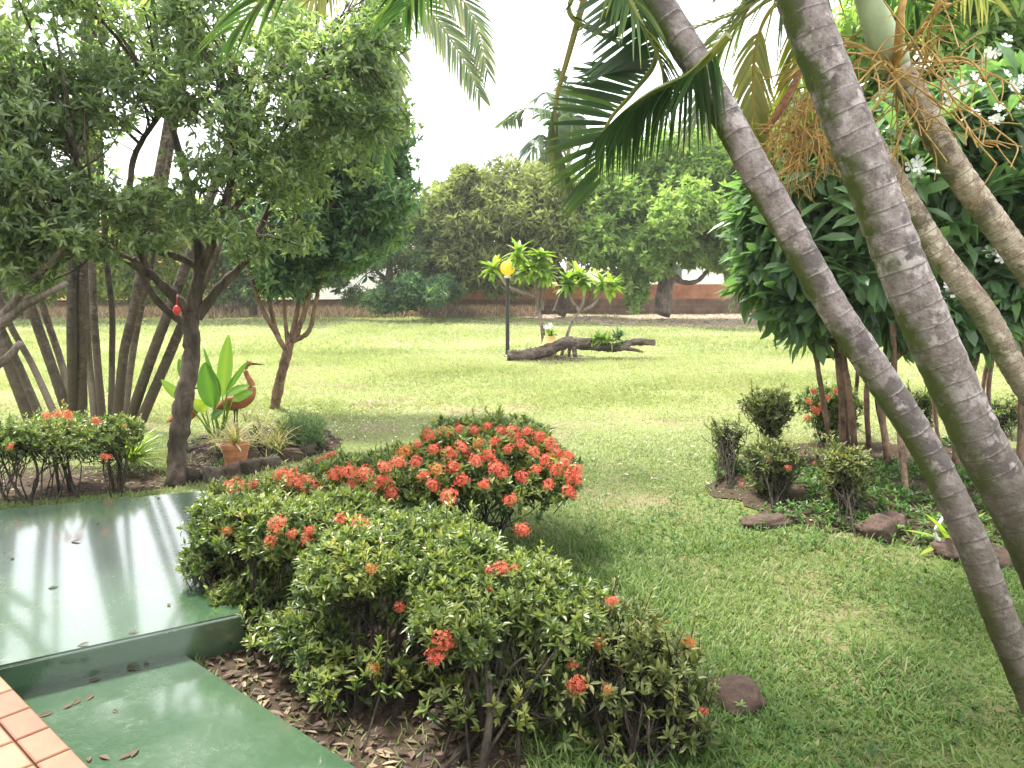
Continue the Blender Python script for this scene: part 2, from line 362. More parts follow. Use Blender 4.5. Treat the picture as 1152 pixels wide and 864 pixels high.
def wall_mat(name, c1, c2, mortar, sx=.4, sy=.2):
    t = NT(name); m = t.n('Mapping'); m.inputs['Rotation'].default_value = (math.pi / 2, 0, 0); t.l(t.obj(), m.inputs['Vector'])
    b = t.n('TexBrick'); b.inputs['Color1'].default_value = (*c1, 1); b.inputs['Color2'].default_value = (*c2, 1); b.inputs['Mortar'].default_value = (*mortar, 1)
    b.inputs['Scale'].default_value = 1; b.inputs['Brick Width'].default_value = sx; b.inputs['Row Height'].default_value = sy; b.inputs['Mortar Size'].default_value = .012
    t.l(m.outputs[0], b.inputs['Vector']); n = t.noise(2.5, None, 5)
    col = t.mix(t.mr(n, .4, .65, 0, .6), b.outputs['Color'], tuple(q * .55 for q in c1))
    return t.bsdf(col, .9, .1, bump=b.outputs['Fac'], bs=-.4, bd=.02)
M['wall_block'] = wall_mat('block_wall', (.2, .135, .105), (.26, .18, .14), (.3, .23, .19))
M['wall_orange'] = plain('orange_render', (.44, .22, .15), .9, .15, .25, 3)
M['white_paint'] = plain('white_paint', (.8, .79, .77), .8, .2, .05, 2)
M['yellow_paint'] = plain('yellow_paint', (.72, .5, .1), .8, .2, .1, 2)
M['roof_tile'] = wall_mat('roof_tile', (.3, .13, .08), (.38, .18, .11), (.12, .06, .04), .25, .3)
M['glass'] = plain('window_glass', (.05, .06, .07), .1, .6, .1)

# ------------------------------------------------------------------ terrain
def hgt(x, y):
    x = np.asarray(x, float); y = np.asarray(y, float)
    h = .012 * np.sin(1.9 * x + .7 * y) + .010 * np.sin(2.7 * y - 1.1 * x + 1) + .006 * np.sin(6.1 * x + 4.7 * y)
    m = np.exp(-(((x - 3.5) / 1.7) ** 2 + ((y - 6.4) / 1.1) ** 2)); h = h + .09 * m
    return h * np.clip((np.hypot(x + 1.6, y - 4.2) - 1.2) / 1.5, 0, 1)
def G(x, y):                                  # ground point under a pixel
    p = gp(x, y); p[2] = float(hgt(p[0], p[1])); return p
def grid_sheet(xs, ys, z):
    X, Y = np.meshgrid(xs, ys); Z = z(X, Y); nx = len(xs); ny = len(ys)
    i, j = np.meshgrid(np.arange(ny - 1), np.arange(nx - 1), indexing='ij'); a = i * nx + j
    return np.stack([X, Y, Z], -1).reshape(-1, 3), np.stack([a, a + 1, a + nx + 1, a + nx], -1).reshape(-1, 4)
xs = np.unique(np.concatenate([np.linspace(-600, -20, 12), np.linspace(-20, 20, 160), np.linspace(20, 600, 12)]))
ys = np.unique(np.concatenate([np.linspace(-60, 0, 6), np.linspace(0, 14, 70), np.linspace(14, 40, 40), np.linspace(40, 900, 12)]))
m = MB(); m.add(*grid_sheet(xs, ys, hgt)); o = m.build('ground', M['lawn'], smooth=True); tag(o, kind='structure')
def patch(name, px, mat, dz=.004, wob=.08, world=False):
    P = np.array(px, float) if world else np.array([gp(x, y)[:2] for x, y in px])
    n = len(P); out = []
    for i in range(n):
        for t in np.arange(10) / 10: out.append(P[i] * (1 - t) + P[(i + 1) % n] * t)
    out = np.array(out); k = len(out); ph = rng.uniform(0, 6.28, 4); th = np.linspace(0, 2 * np.pi, k, endpoint=False)
    c = out.mean(0); w = 1 + wob * (np.sin(5 * th + ph[0]) * .5 + np.sin(11 * th + ph[1]) * .35 + np.sin(23 * th + ph[2]) * .3)
    out = c + (out - c) * w[:, None]; rings = []
    for f in np.linspace(1, 0.02, 12): rings.append(c + (out - c) * f)
    V = np.concatenate(rings); V = np.column_stack([V, hgt(V[:, 0], V[:, 1]) + dz])
    i = np.arange(11)[:, None] * k; j = np.arange(k)[None]; jn = (j + 1) % k
    q = np.stack([i + j, i + jn, i + k + jn, i + k + j], -1).reshape(-1, 4)
    m = MB(); m.add(V, q); o = m.build(name, mat, smooth=True); return tag(o, kind='structure')
patch('bare_earth', [(560, 353), (640, 352), (760, 352), (1000, 352), (1200, 353), (1200, 372), (900, 371), (700, 366), (600, 360)], M['earth'], .006, .02)
patch('soil_bed', [(205, 545), (300, 528), (385, 505), (370, 485), (260, 480), (190, 505)], M['soil'])
patch('soil_bed', [(800, 520), (900, 500), (1060, 500), (1260, 520), (1260, 640), (1080, 628), (960, 605), (860, 590), (805, 560)], M['soil'], .008)
patch('soil_bed', [(-120, 575), (60, 560), (190, 548), (175, 520), (0, 530), (-150, 545)], M['soil'], .006)
patch('soil_bed', [(200, 720), (300, 690), (430, 700), (600, 780), (660, 880), (420, 960), (300, 820)], M['soil'], .005, .04)
patch('soil_bed', [(598, 404), (640, 399), (670, 402), (650, 408), (610, 410)], M['soil'], .006)

# ------------------------------------------------------------------ terrace, path, porch
def slab(name, poly, z0, z1, mat, bev=.012):
    bm = bmesh.new(); P = [np.asarray(p)[:2] for p in poly]
    lo = [bm.verts.new((p[0], p[1], z0)) for p in P]; hi = [bm.verts.new((p[0], p[1], z1)) for p in P]; n = len(P)
    bm.faces.new(hi); bm.faces.new(lo[::-1])
    for i in range(n): bm.faces.new((lo[i], lo[(i + 1) % n], hi[(i + 1) % n], hi[i]))
    bmesh.ops.recalc_face_normals(bm, faces=bm.faces)
    es = [e for e in bm.edges if all(v.co.z > z1 - .001 for v in e.verts)]
    bmesh.ops.bevel(bm, geom=es, offset=bev, segments=3, affect='EDGES')
    me = bpy.data.meshes.new(name); bm.to_mesh(me); bm.free(); me.materials.append(mat)
    o = bpy.data.objects.new(name, me); C.objects.link(o); return tag(o, kind='structure')
ZT, ZL, ZP = .19, .045, .25
a0, a1 = gp(0, 750, ZT), gp(270, 691, ZT); b0, b1 = gp(0, 573, ZT), gp(236, 551, ZT)
ext = lambda p, q, t: p + (q - p) * t
slab('terrace', [ext(a0, a1, -3), ext(a0, a1, 1.02), ext(b0, b1, 1.0), ext(b0, b1, -3)], -.1, ZT, M['green_floor'], .014)
l0, l1 = gp(205, 733, ZL), gp(405, 864, ZL); t0, t1 = gp(0, 765, ZP), gp(95, 864, ZP)
ax = nrm((l1 - l0)[:2]); px_ = np.array((-ax[1], ax[0]))          # along the step / towards the porch
if np.dot(px_, (t0 - l0)[:2]) < 0: px_ = -px_
L0 = l0[:2] - ax * .6
slab('path', [L0, L0 + ax * 4.2, L0 + ax * 4.2 + px_ * 2.2, L0 + px_ * 2.2], -.08, ZL, M['green_floor'], .01)
ta = nrm((t1 - t0)[:2]); tp = np.array((-ta[1], ta[0]))
if np.dot(tp, px_) < 0: tp = -tp
T0 = t0[:2] - ta * .9
slab('porch_slab', [T0 + tp * .01, T0 + ta * 4.6 + tp * .01, T0 + ta * 4.6 + tp * 3.2, T0 + tp * 3.2], -.05, ZP - .012, M['grout'], .004)
m = MB(); ts = .195; g = .008
offs0 = .55 * ts
def tile(u0, u1, w0, w1, rnd):
    zs = [ZP - .035, ZP - .004, ZP]; ins = [0, 0, .005]; V = []
    for z, i in zip(zs, ins):
        for (u, w) in ((u0 + i, w0 + i), (u1 - i, w0 + i), (u1 - i, w1 - i), (u0 + i, w1 - i)):
            q = T0 + ta * u + tp * w; V.append((q[0], q[1], z))
    fs = [(8, 9, 10, 11)]
    for r in (0, 4):
        for k in range(4): fs.append((r + k, r + (k + 1) % 4, r + 4 + (k + 1) % 4, r + 4 + k))
    m.add(V, np.array(fs), rnd)
for i in range(22):
    for j in range(15):
        tile(i * ts + .04 + g / 2, (i + 1) * ts + .04 - g / 2, (-.012 if j == 0 else .1 + (j - 1) * ts + g / 2), .1 + j * ts - g / 2, rng.random())
o = m.build('porch_floor', M['tile']); tag(o, kind='structure')

# unseen wall and roof added behind and above the viewer to block sky light
Q = lambda u, w, z: (*(T0 + ta * u + tp * w), z)
def prism(name, u0, u1, w0, w1, z0, z1, mat):
    m = MB(); m.add([Q(u0, w0, z0), Q(u1, w0, z0), Q(u1, w1, z0), Q(u0, w1, z0), Q(u0, w0, z1), Q(u1, w0, z1), Q(u1, w1, z1), Q(u0, w1, z1)],
        np.array([(0, 3, 2, 1), (4, 5, 6, 7), (0, 1, 5, 4), (1, 2, 6, 5), (2, 3, 7, 6), (3, 0, 4, 7)])); return tag(m.build(name, mat), kind='structure')
prism('added_shade_wall', -.6, 6.5, 3.22, 3.45, -.1, 3.3, M['white_paint']); prism('added_shade_roof', -.6, 6.5, .35, 3.6, 3.3, 3.45, M['terracotta'])
# ------------------------------------------------------------------ foliage helpers
UP = np.array((0, 0, 1.))
def rosettes(mb, cen, axis, k, L, Wd, spread=.75, shape='diamond', fold=.2, droop=.2, base_rnd=None, mi=0, jit=.25):
    n = len(cen); c = np.repeat(cen, k, 0); a = np.repeat(nrm(axis), k, 0)
    d = nrm(a * (1 - spread) + rvec(n * k) * spread + a * .15)
    up = nrm(a + UP * .6 + rng.normal(size=(n * k, 3)) * .35)
    l = L * rng.uniform(.65, 1.2, n * k); w = Wd * rng.uniform(.75, 1.2, n * k)
    br = rng.random(n) if base_rnd is None else base_rnd
    r = np.clip(np.repeat(br, k) * .65 + rng.random(n * k) * .35, 0, 1)
    mb.leaves(c + d * l[:, None] * .08, d, up, l, w, r, fold, droop, shape, mi)
def ell_points(c, rad, n, shell=.55):
    d = rvec(n); r = (shell + (1 - shell) * rng.random(n) ** .6)[:, None]
    return c + d * r * rad, nrm(d / rad * np.min(rad))
def px_clump(x, y, Y, rx, ry, rd):
    k = 1 / ppm(Y); return at(x, y, Y), np.array((rx * k, rd, ry * k))
def path_px(pts): return np.array([at(*p) for p in pts])
def tree(name, label, limbs, clumps, leafmat, bark, n_ros=3000, k=7, L=.13, Wd=.05, shape='diamond', group=None, twigs=5, spread=.75,
         shell=.5, seg=9, droop=.2, down=0., cat='tree', sub=6, fuzz=.12, lump=0, lsz=(.28, .48)):
    root = thing(name, label, cat, limbs[0][0][0], group)
    tr = MB(); allp = []
    for pts, r0, r1 in limbs:
        p = smooth_path(pts, 7); n = len(p)
        p[1:-1] += rng.normal(size=(n - 2, 3)) * min(r0 * .05, .012)
        r = np.linspace(r0, r1, n) * (1 + .06 * rng.normal(size=n)); r[0] *= 1.0
        tr.tube(p, r, seg, wob=.04); allp.append(p)
    allp = np.concatenate(allp); lf = MB()
    vols = np.array([np.prod(cl[1]) ** (2 / 3) for cl in clumps]); vols = vols / vols.sum()
    for (c, rad), v in zip(clumps, vols):
        m_ = max(4, int(n_ros * v)); cr = rng.random()
        if lump:                                   # break the ellipsoid into smaller lobes
            lc, _ = ell_points(c, rad * .8, lump, .45); lr = rad * rng.uniform(*lsz, (lump, 1))
            which = rng.integers(0, lump, m_); d = rvec(m_); q = rng.random(m_) ** .5
            pos = lc[which] + d * (.45 + .55 * q)[:, None] * lr[which]; axi = nrm(d + UP * .4)
            br = np.clip(rng.random(lump)[which] * .28 + .72 * rng.random(m_), 0, 1)
        else:
            pos, axi = ell_points(c, rad, m_, shell); br = np.clip(.3 * cr + .7 * rng.random(m_), 0, 1)
        pos = pos + rng.normal(size=pos.shape) * rad * fuzz
        axi = nrm(axi + UP * .45 - UP * down * 1.5)
        rosettes(lf, pos, axi, k, L, Wd, spread, shape, .2, droop, br)
        for t in range(twigs):
            e = pos[rng.integers(m_)]; dd = np.linalg.norm(allp - e, axis=1); s_ = allp[np.argsort(dd)[rng.integers(0, 6)]]
            ln = np.linalg.norm(e - s_); mid = (s_ + e) / 2 + rng.normal(size=3) * ln * .1 + UP * ln * .06
            q = smooth_path([s_, mid, e], 5); r = max(.006, min(.035, .016 * ln)) * np.linspace(1, .35, len(q)); tr.tube(q, r, 5)
    tr.build('trunk', bark, root, True); lf.build('crown', leafmat, root)
    return root

# ------------------------------------------------------------------ far background: walls, houses, trees
def wall_run(name, label, p0, p1, h0, parts):
    root = thing(name, label, 'wall', (p0[0], p0[1], 0)); d = np.array((p1[0] - p0[0], p1[1] - p0[1])); Ln = np.linalg.norm(d)
    root.rotation_euler = (0, 0, math.atan2(d[1], d[0]))
    for nm, z0, z1, th, mat in parts:
        mb = MB(); mb.box((0, -th / 2, z0), (Ln, th / 2, z1)); o = mb.build(nm, mat, root, off=(0, 0, 0))
    return root, Ln
wr_, wl_ = wall_run('boundary_wall', 'long orange and brown block wall along the back of the lawn', (-3.4, 31.6), (24, 32.4), 1.2,
         [('block_base', -.1, .62, .2, M['wall_block']), ('wall_panel', .62, 1.2, .16, M['wall_orange'])])
for i in range(9):
    mb = MB(); x = .3 + i * 3.1; mb.box((x, -.16, -.1), (x + .25, .16, 1.26)); mb.build('pillar', M['wall_block'], wr_, off=(0, 0, 0))
wall_run('garden_wall', 'low dull grey wall behind the trees at the left', (-32, 29.5), (-3.7, 31.4), .6, [('block_base', -.1, .55, .2, M['wall_block']), ('coping', .55, .62, .26, M['rock_grey'])])
def house(name, label, x0, x1, y0, y1, h, rh, wm, nwin=None):
    root = thing(name, label, 'house', (x0, y0, 0)); mb = MB(); mb.box((x0, y0, -.1), (x1, y1, h)); mb.build('wall', wm, root)
    mb = MB(); o_ = .5; ym = (y0 + y1) / 2
    mb.add([(x0 - o_, y0 - o_, h), (x1 + o_, y0 - o_, h), (x1 + o_, ym, h + rh), (x0 - o_, ym, h + rh), (x0 - o_, y1 + o_, h), (x1 + o_, y1 + o_, h),
            (x0 - o_, y0 - o_, h + .12), (x1 + o_, y0 - o_, h + .12), (x1 + o_, ym, h + rh + .12), (x0 - o_, ym, h + rh + .12), (x0 - o_, y1 + o_, h + .12), (x1 + o_, y1 + o_, h + .12)],
           np.array([(6, 7, 8, 9), (9, 8, 11, 10), (0, 3, 2, 1), (3, 4, 5, 2), (0, 1, 7, 6), (4, 10, 11, 5), (1, 2, 8, 7), (2, 5, 11, 8), (0, 6, 9, 3), (3, 9, 10, 4)]))
    mb.build('roof', M['roof_tile'], root)
    k = max(2, int((x1 - x0) / 3)) if nwin is None else nwin
    for i in range(k):
        cx = x0 + (i + .5) * (x1 - x0) / k; mb = MB(); mb.box((cx - .6, y0 - .05, .9), (cx + .6, y0 - .005, 2.1)); w = mb.build('window', M['white_paint'], root)
        mb = MB(); mb.box((cx - .5, y0 - .07, 1.0), (cx - .03, y0 - .052, 2.0)); mb.box((cx + .03, y0 - .07, 1.0), (cx + .5, y0 - .052, 2.0)); mb.build('pane', M['glass'], w)
    return root
house('house', 'white walled house behind the wall, seen under the light green tree', 6.5, 16, 40, 47, 3.0, 1.5, M['white_paint'])
house('house', 'white walled house glimpsed beyond the low wall between the left trees', -9.8, -5.4, 37, 43, 3.0, 1.4, M['white_paint'], 0)
house('house', 'yellow walled house glimpsed through the palm stems at the left', -24, -13, 35, 42, 3.0, 1.5, M['yellow_paint'])

def crown_far(lst, Y): return [px_clump(x, y, Y + dy, rx, ry, rd) for x, y, dy, rx, ry, rd in lst]
# mango
tree('mango_tree', 'broad dark olive mango tree in front of the far wall',
     [(path_px([(628, 354, 29.6), (636, 325, 29.6), (620, 290, 29.8), (590, 250, 30)]), .28, .1), (path_px([(630, 315, 29.6), (560, 280, 30), (520, 260, 30)]), .14, .05)],
     crown_far([(570, 222, 0, 55, 38, 2.2), (615, 226, 0, 45, 40, 2), (525, 232, 0, 45, 32, 1.8), (540, 262, -1, 55, 32, 1.8), (600, 262, -1.2, 50, 38, 1.8),
                (520, 300, -1, 45, 30, 1.4), (575, 302, -1.4, 50, 28, 1.4), (640, 255, 0, 28, 45, 1.6), (485, 285, .5, 25, 32, 1.4), (490, 322, 0, 28, 18, 1.0)], 29.5),
     M['mango_leaf'], M['bark'], 7500, 7, .3, .085, down=.35, lump=12, spread=.7, droop=.3)
tree('shade_tree', 'bright green spreading tree with flared trunk before the orange wall',
     [(path_px([(744, 353, 28.5), (748, 325, 28.5), (752, 300, 28.6), (760, 250, 29), (765, 190, 29)]), .36, .1), (path_px([(768, 318, 28.5), (785, 316, 28.2), (800, 300, 28), (815, 290, 27.8)]), .1, .05),
      (path_px([(752, 305, 28.5), (768, 318, 28.5)]), .12, .1), (path_px([(752, 300, 28.6), (710, 270, 28), (690, 230, 28)]), .15, .05)],
     crown_far([(760, 180, 0, 60, 40, 2.2), (700, 230, 0, 55, 38, 2), (800, 220, 0, 55, 48, 2.2), (750, 240, -1.5, 60, 40, 2), (690, 280, -1, 45, 32, 1.5), (705, 325, -1.4, 20, 32, .8),
                (740, 275, -1.8, 40, 22, 1.4), (820, 272, -.8, 50, 26, 1.8), (780, 285, -1, 35, 14, 1), (715, 195, .4, 40, 34, 1.8), (845, 200, .5, 50, 60, 2.2), (850, 265, 0, 30, 36, 1.6), (668, 262, -.3, 30, 40, 1.4), (735, 300, -1.6, 22, 14, .9), (830, 298, -.6, 40, 12, .9)], 28.5),
     M['green_leaf'], M['bark_pale'], 10500, 7, .24, .12, lump=13, spread=.8)
tree('shade_tree', 'far tree with a dark straight trunk at the lawn edge by the plumerias',
     [(path_px([(863, 366, 25.5), (862, 330, 25.5), (866, 280, 25.7), (880, 200, 26)]), .26, .1)],
     crown_far([(890, 230, 0, 50, 50, 2), (900, 150, 0, 60, 50, 2), (950, 200, 1, 60, 60, 2), (1000, 130, 1, 60, 60, 2)], 26), M['green_leaf'], M['bark'], 3000, 7, .26, .12, lump=12)
tree('casuarina_tree', 'soft grey green feathery tree by the gap in the far wall',
     [(path_px([(436, 352, 27.5), (437, 320, 27.5), (440, 295, 27.5), (450, 260, 27.6)]), .17, .06), (path_px([(437, 318, 27.5), (420, 300, 27.5), (410, 285, 27.5)]), .08, .03)],
     crown_far([(440, 286, 0, 40, 14, 1.2), (410, 292, 0, 28, 16, 1.1), (470, 300, .4, 32, 26, 1.2), (430, 262, .3, 34, 18, 1.2), (470, 262, .5, 34, 24, 1.2), (450, 240, 1, 40, 26, 1.2), (395, 265, .5, 34, 22, 1.2), (400, 335, .3, 14, 12, .7), (445, 325, .3, 24, 18, .9)], 27.5),
     M['far_leaf'], M['bark'], 3000, 7, .22, .035, lump=12, spread=.85)
tree('far_bush', 'dark green bush at the foot of the mango tree', [(path_px([(468, 350, 27.2), (468, 335, 27.2)]), .06, .03)],
     crown_far([(470, 328, 0, 34, 20, 1.1), (450, 334, 0, 26, 15, .9), (495, 330, 0, 26, 18, 1), (425, 338, 0, 20, 12, .8)], 27), M['dark_leaf'], M['bark'], 1600, 7, .2, .06, lump=8, cat='bush')
for lab, pts, cl, mat in (
    ('sunlit yellow green tree beyond the palm stems', [(150, 352, 28), (150, 310, 28), (150, 250, 28)], [(130, 265, 0, 60, 50, 2), (190, 250, 0, 55, 45, 2), (150, 310, -.5, 55, 26, 1.4), (215, 300, 0, 35, 35, 1.4), (110, 318, -.3, 45, 20, 1), (180, 325, -.3, 40, 16, 1)], 'sunny_leaf'),
    ('sunlit tree beyond the lawn at the left edge', [(20, 354, 28), (25, 310, 28), (20, 250, 28)], [(20, 260, 0, 70, 55, 2), (60, 290, 0, 45, 35, 1.6), (-20, 310, 0, 45, 30, 1.4), (40, 325, 0, 40, 16, 1)], 'sunny_leaf'),
    ('pale green tree behind the small forked tree', [(285, 354, 28.5), (285, 310, 28.5), (290, 250, 28.5)], [(260, 262, 0, 50, 40, 2), (310, 255, 0, 50, 40, 2), (350, 290, 0, 40, 30, 1.5), (380, 300, 0, 26, 24, 1), (270, 318, 0, 30, 22, 1), (340, 325, 0, 24, 16, .8)], 'far_leaf')):
    tree('garden_tree', lab, [(path_px(pts), .16, .06)], crown_far(cl, 28), M[mat], M['bark'], 2200, 7, .26, .11, lump=10, group='trees beyond the left lawn')
# bare thicket of twigs
root = thing('thicket', 'tangle of bare grey twigs by the low wall at the left', 'bush', gp(262, 356)); mb = MB()
for i in range(110):
    b = gp(262 + rng.normal() * 16, 357); e = b + np.array((rng.normal() * .9, rng.normal() * .5, rng.uniform(.6, 2.0)))
    mb.tube(smooth_path([b, (b + e) / 2 + rng.normal(size=3) * .2, e], 5), np.linspace(.022, .008, 11), 4)
mb.build('stem', M['bark_pale'], root)

# ------------------------------------------------------------------ palms
def frond(root, rib, n=46, ll=.55, wid=.035, mat=None, grav=.5, ang=35, sides=(1, -1), r0=.018, lift=.25, start=.12, rnd0=None, lab=None, tilt=None, fill=1.0, tipfac=.25):
    mb = MB(); p = smooth_path(rib, 10); m_ = len(p)
    mb.tube(p, np.linspace(r0, r0 * .2, m_), 6, rnd=.95)
    ln = np.concatenate([[0], np.cumsum(np.linalg.norm(np.diff(p, axis=0), axis=1))]); tot = ln[-1]
    T = nrm(np.gradient(p, axis=0))
    for sd_ in sides:
        s = np.linspace(start, 1, n) + rng.normal(size=n) * .004; s = np.clip(s, 0, 1)
        keep = rng.random(n) < fill; s = s[keep]; k = len(s)
        b = np.stack([np.interp(s * tot, ln, p[:, i]) for i in range(3)], 1); t = nrm(np.stack([np.interp(s * tot, ln, T[:, i]) for i in range(3)], 1))
        ref = UP if tilt is None else np.asarray(tilt, float)
        S = nrm(np.cross(t, ref)) * sd_; N = nrm(np.cross(S, t) * sd_)
        a = R(ang) + s * R(25) + rng.normal(size=k) * .05
        d = nrm(S * np.cos(a)[:, None] + t * np.sin(a)[:, None] + N * lift)
        Lf = ll * (np.sin(np.pi * np.clip(.18 + .72 * s, 0, 1)) * (1 - tipfac) + tipfac) * rng.uniform(.9, 1.08, k)
        u = np.linspace(0, 1, 6); W_ = np.array([.45, .95, 1, .8, .5, .06])
        pos = b[:, None] + d[:, None] * (u[None, :, None] * Lf[:, None, None]); pos[..., 2] -= grav * (u[None] ** 2) * (Lf[:, None] ** 1.2)
        tg = nrm(np.gradient(pos, axis=1)); sv = nrm(np.cross(tg, np.cross(t, d)[:, None])); 
        hw = (wid * .5 * W_)[None, :, None] * (.6 + .4 * Lf / ll)[:, None, None]
        wv = nrm(np.cross(tg, N[:, None] + .001)); V = np.stack([pos + wv * hw, pos - wv * hw], 2).reshape(k, 12, 3)
        f = np.array([(2 * i, 2 * i + 1, 2 * i + 3, 2 * i + 2) for i in range(5)])
        rr = np.clip((rng.random(k) * .5 + .15) if rnd0 is None else rnd0 + rng.normal(size=k) * .12, 0, 1)
        rv = np.clip(rr[:, None] + np.repeat(u, 2)[None] ** 3 * .3, 0, 1)
        mb.add(V.reshape(-1, 3), (np.arange(k)[:, None, None] * 12 + f[None]).reshape(-1, 4), rv.ravel())
    o = mb.build('frond', mat or M['frond'], root, False)
    if lab: o['label'] = lab
    return o
def palm_trunk(root, pts, r0, r1, mat, ring=.1, swell=0, name='trunk', step=5):
    p0 = smooth_path(pts, 30); ln = np.concatenate([[0], np.cumsum(np.linalg.norm(np.diff(p0, axis=0), axis=1))]); n = int(ln[-1] / ring * step)
    s = np.linspace(0, ln[-1], n); p = np.stack([np.interp(s, ln, p0[:, i]) for i in range(3)], 1)
    ph = (s / ring) % 1.0; r = np.linspace(r0, r1, n) * (1.03 - .05 * ph) * (1 + .012 * np.sin(s * 7) + .008 * rng.normal(size=n)) * (1 + swell * np.exp(-s / .35))
    mb = MB(); mb.tube(p, r, 22, wob=.006); return mb.build(name, mat, root, True)
def out_fronds(root, top, nf, length, mat, el=(20, 70), az=None, droop=.5, **kw):
    for i in range(nf):
        a = (2 * np.pi * i / nf + rng.normal() * .2) if az is None else R(az[i]); e = R(rng.uniform(*el))
        d = np.array((math.cos(a) * math.cos(e), math.sin(a) * math.cos(e), math.sin(e)))
        u = np.linspace(0, 1, 6)[:, None]; p = top + d * u * length - UP * droop * length * u ** 2.2
        frond(root, p, mat=mat, **kw)
def twig_bunch(root, origin, n, ln, spread, down, r=.006, seed=0, sub=7, name='fruit_bunch', label=None):
    mb = MB()
    for i in range(n):
        d = nrm(rng.normal(size=3) * spread + np.array((0, 0, -down)))
        L_ = ln * rng.uniform(.55, 1.1); q = origin + d * L_ + UP * (-.12 * L_)
        p = smooth_path([origin, origin + d * L_ * .5 + rng.normal(size=3) * L_ * .08 + UP * .04, q], 5); mb.tube(p, np.linspace(r, r * .6, len(p)), 5, rnd=rng.random())
        for j in range(sub):
            s = p[rng.integers(3, len(p))]; dd = nrm(d * .7 + rng.normal(size=3) * .7 - UP * .25); l2 = L_ * rng.uniform(.18, .5)
            p2 = smooth_path([s, s + dd * l2 * .55 + rng.normal(size=3) * l2 * .1, s + dd * l2 - UP * .1 * l2], 4); mb.tube(p2, np.linspace(r * .6, r * .42, len(p2)), 4, rnd=rng.random())
    o = mb.build(name, M['twig'], root)
    if label: o['label'] = label
    return o

# palm A (slender, leaning across the frame)
pa = thing('palm_tree', 'slender grey ringed palm trunk leaning left across the lawn, nearest to the bushes', 'palm tree', gp(1215, 895, 0), 'leaning palms at the right')
A = [gp(1212, 893, -.02), at(1163, 785, 3.05), at(1126, 697, 3.12), at(1090, 602, 3.2), at(1046, 512, 3.3), at(987, 420, 3.36), at(938, 347, 3.4), at(883, 250, 3.46), at(857, 205, 3.5), at(794, 90, 3.6), at(739, 0, 3.7), at(705, -60, 3.75), at(680, -110, 3.8)]
palm_trunk(pa, A, .064, .067, M['palm_a'], .105, .1)
topA = at(662, -150, 3.85)
mb = MB(); mb.tube(smooth_path([A[-1], (A[-1] + topA) / 2, topA], 5), np.linspace(.085, .05, 11), 14); mb.build('crownshaft', M['shaft'], pa, True)
frond(pa, path_px([(690, -90, 3.85), (722, -10, 3.75), (738, 62, 3.7), (712, 104, 3.75), (686, 135, 3.8), (672, 172, 3.85), (676, 205, 3.9)]), 58, .36, .026, sides=(1,), tilt=(0, -1, .25), grav=.12, ang=8, lift=.05, start=.2, rnd0=.35, tipfac=.5)
frond(pa, path_px([(690, -60, 3.9), (640, 10, 3.9), (690, 45, 3.9), (735, 65, 3.85)]), 10, .2, .02, grav=.4, start=.4)
frond(pa, path_px([(820, 40, 3.3), (778, 82, 3.45), (735, 103, 3.55), (700, 128, 3.65), (672, 156, 3.75)]), 62, .215, .018, grav=1.5, ang=28, lift=-.2, start=.12, rnd0=.25, tipfac=.35)
frond(pa, path_px([(668, -40, 3.9), (640, 60, 4.0), (626, 112, 4.1), (625, 145, 4.15), (638, 194, 4.2), (664, 232, 4.2)]), 36, .13, .014, mat=M['frond_pale'], grav=2.2, ang=60, lift=0, start=.55, rnd0=.3)
frond(pa, path_px([(690, -60, 3.8), (700, -20, 3.7), (718, 20, 3.6), (742, 66, 3.6), (748, 110, 3.6)]), 30, .22, .022, grav=.9, ang=40, start=.2, rnd0=.6)
out_fronds(pa, topA, 6, 1.7, M['frond'], (10, 60), az=[20, 80, 130, 175, 230, 300], droop=.55, n=40, ll=.5, wid=.032)

# palm B (thick)
pb = thing('palm_tree', 'thickest palm trunk with pale ring scars and moss on its left edge', 'palm tree', gp(1235, 760, 0), 'leaning palms at the right')
B = [gp(1232, 762, -.02), at(1196, 690, 3.72), at(1147, 580, 3.75), at(1096, 485, 3.8), at(1025, 325, 3.85), at(970, 180, 3.9), at(915, 40, 3.95), at(890, -35, 4.0), at(865, -110, 4.05)]
palm_trunk(pb, B, .118, .105, M['palm_a'], .125, .12)
topB = at(845, -190, 4.1)
mb = MB(); mb.tube(smooth_path([B[-1], (B[-1] + topB) / 2, topB], 5), np.linspace(.17, .08, 11), 16); mb.build('crownshaft', M['shaft'], pb, True)
frond(pb, path_px([(850, -180, 4.1), (900, -120, 4.6), (885, -30, 5.0), (840, 8, 5.1), (790, 28, 5.1), (755, 40, 5.1)]), 44, .5, .02, mat=M['frond_pale'], grav=.7, ang=35, start=.4)
out_fronds(pb, topB, 6, 1.9, M['frond'], (35, 75), az=[60, 100, 150, 200, 260, 310], droop=.5, n=42, ll=.55, wid=.034)

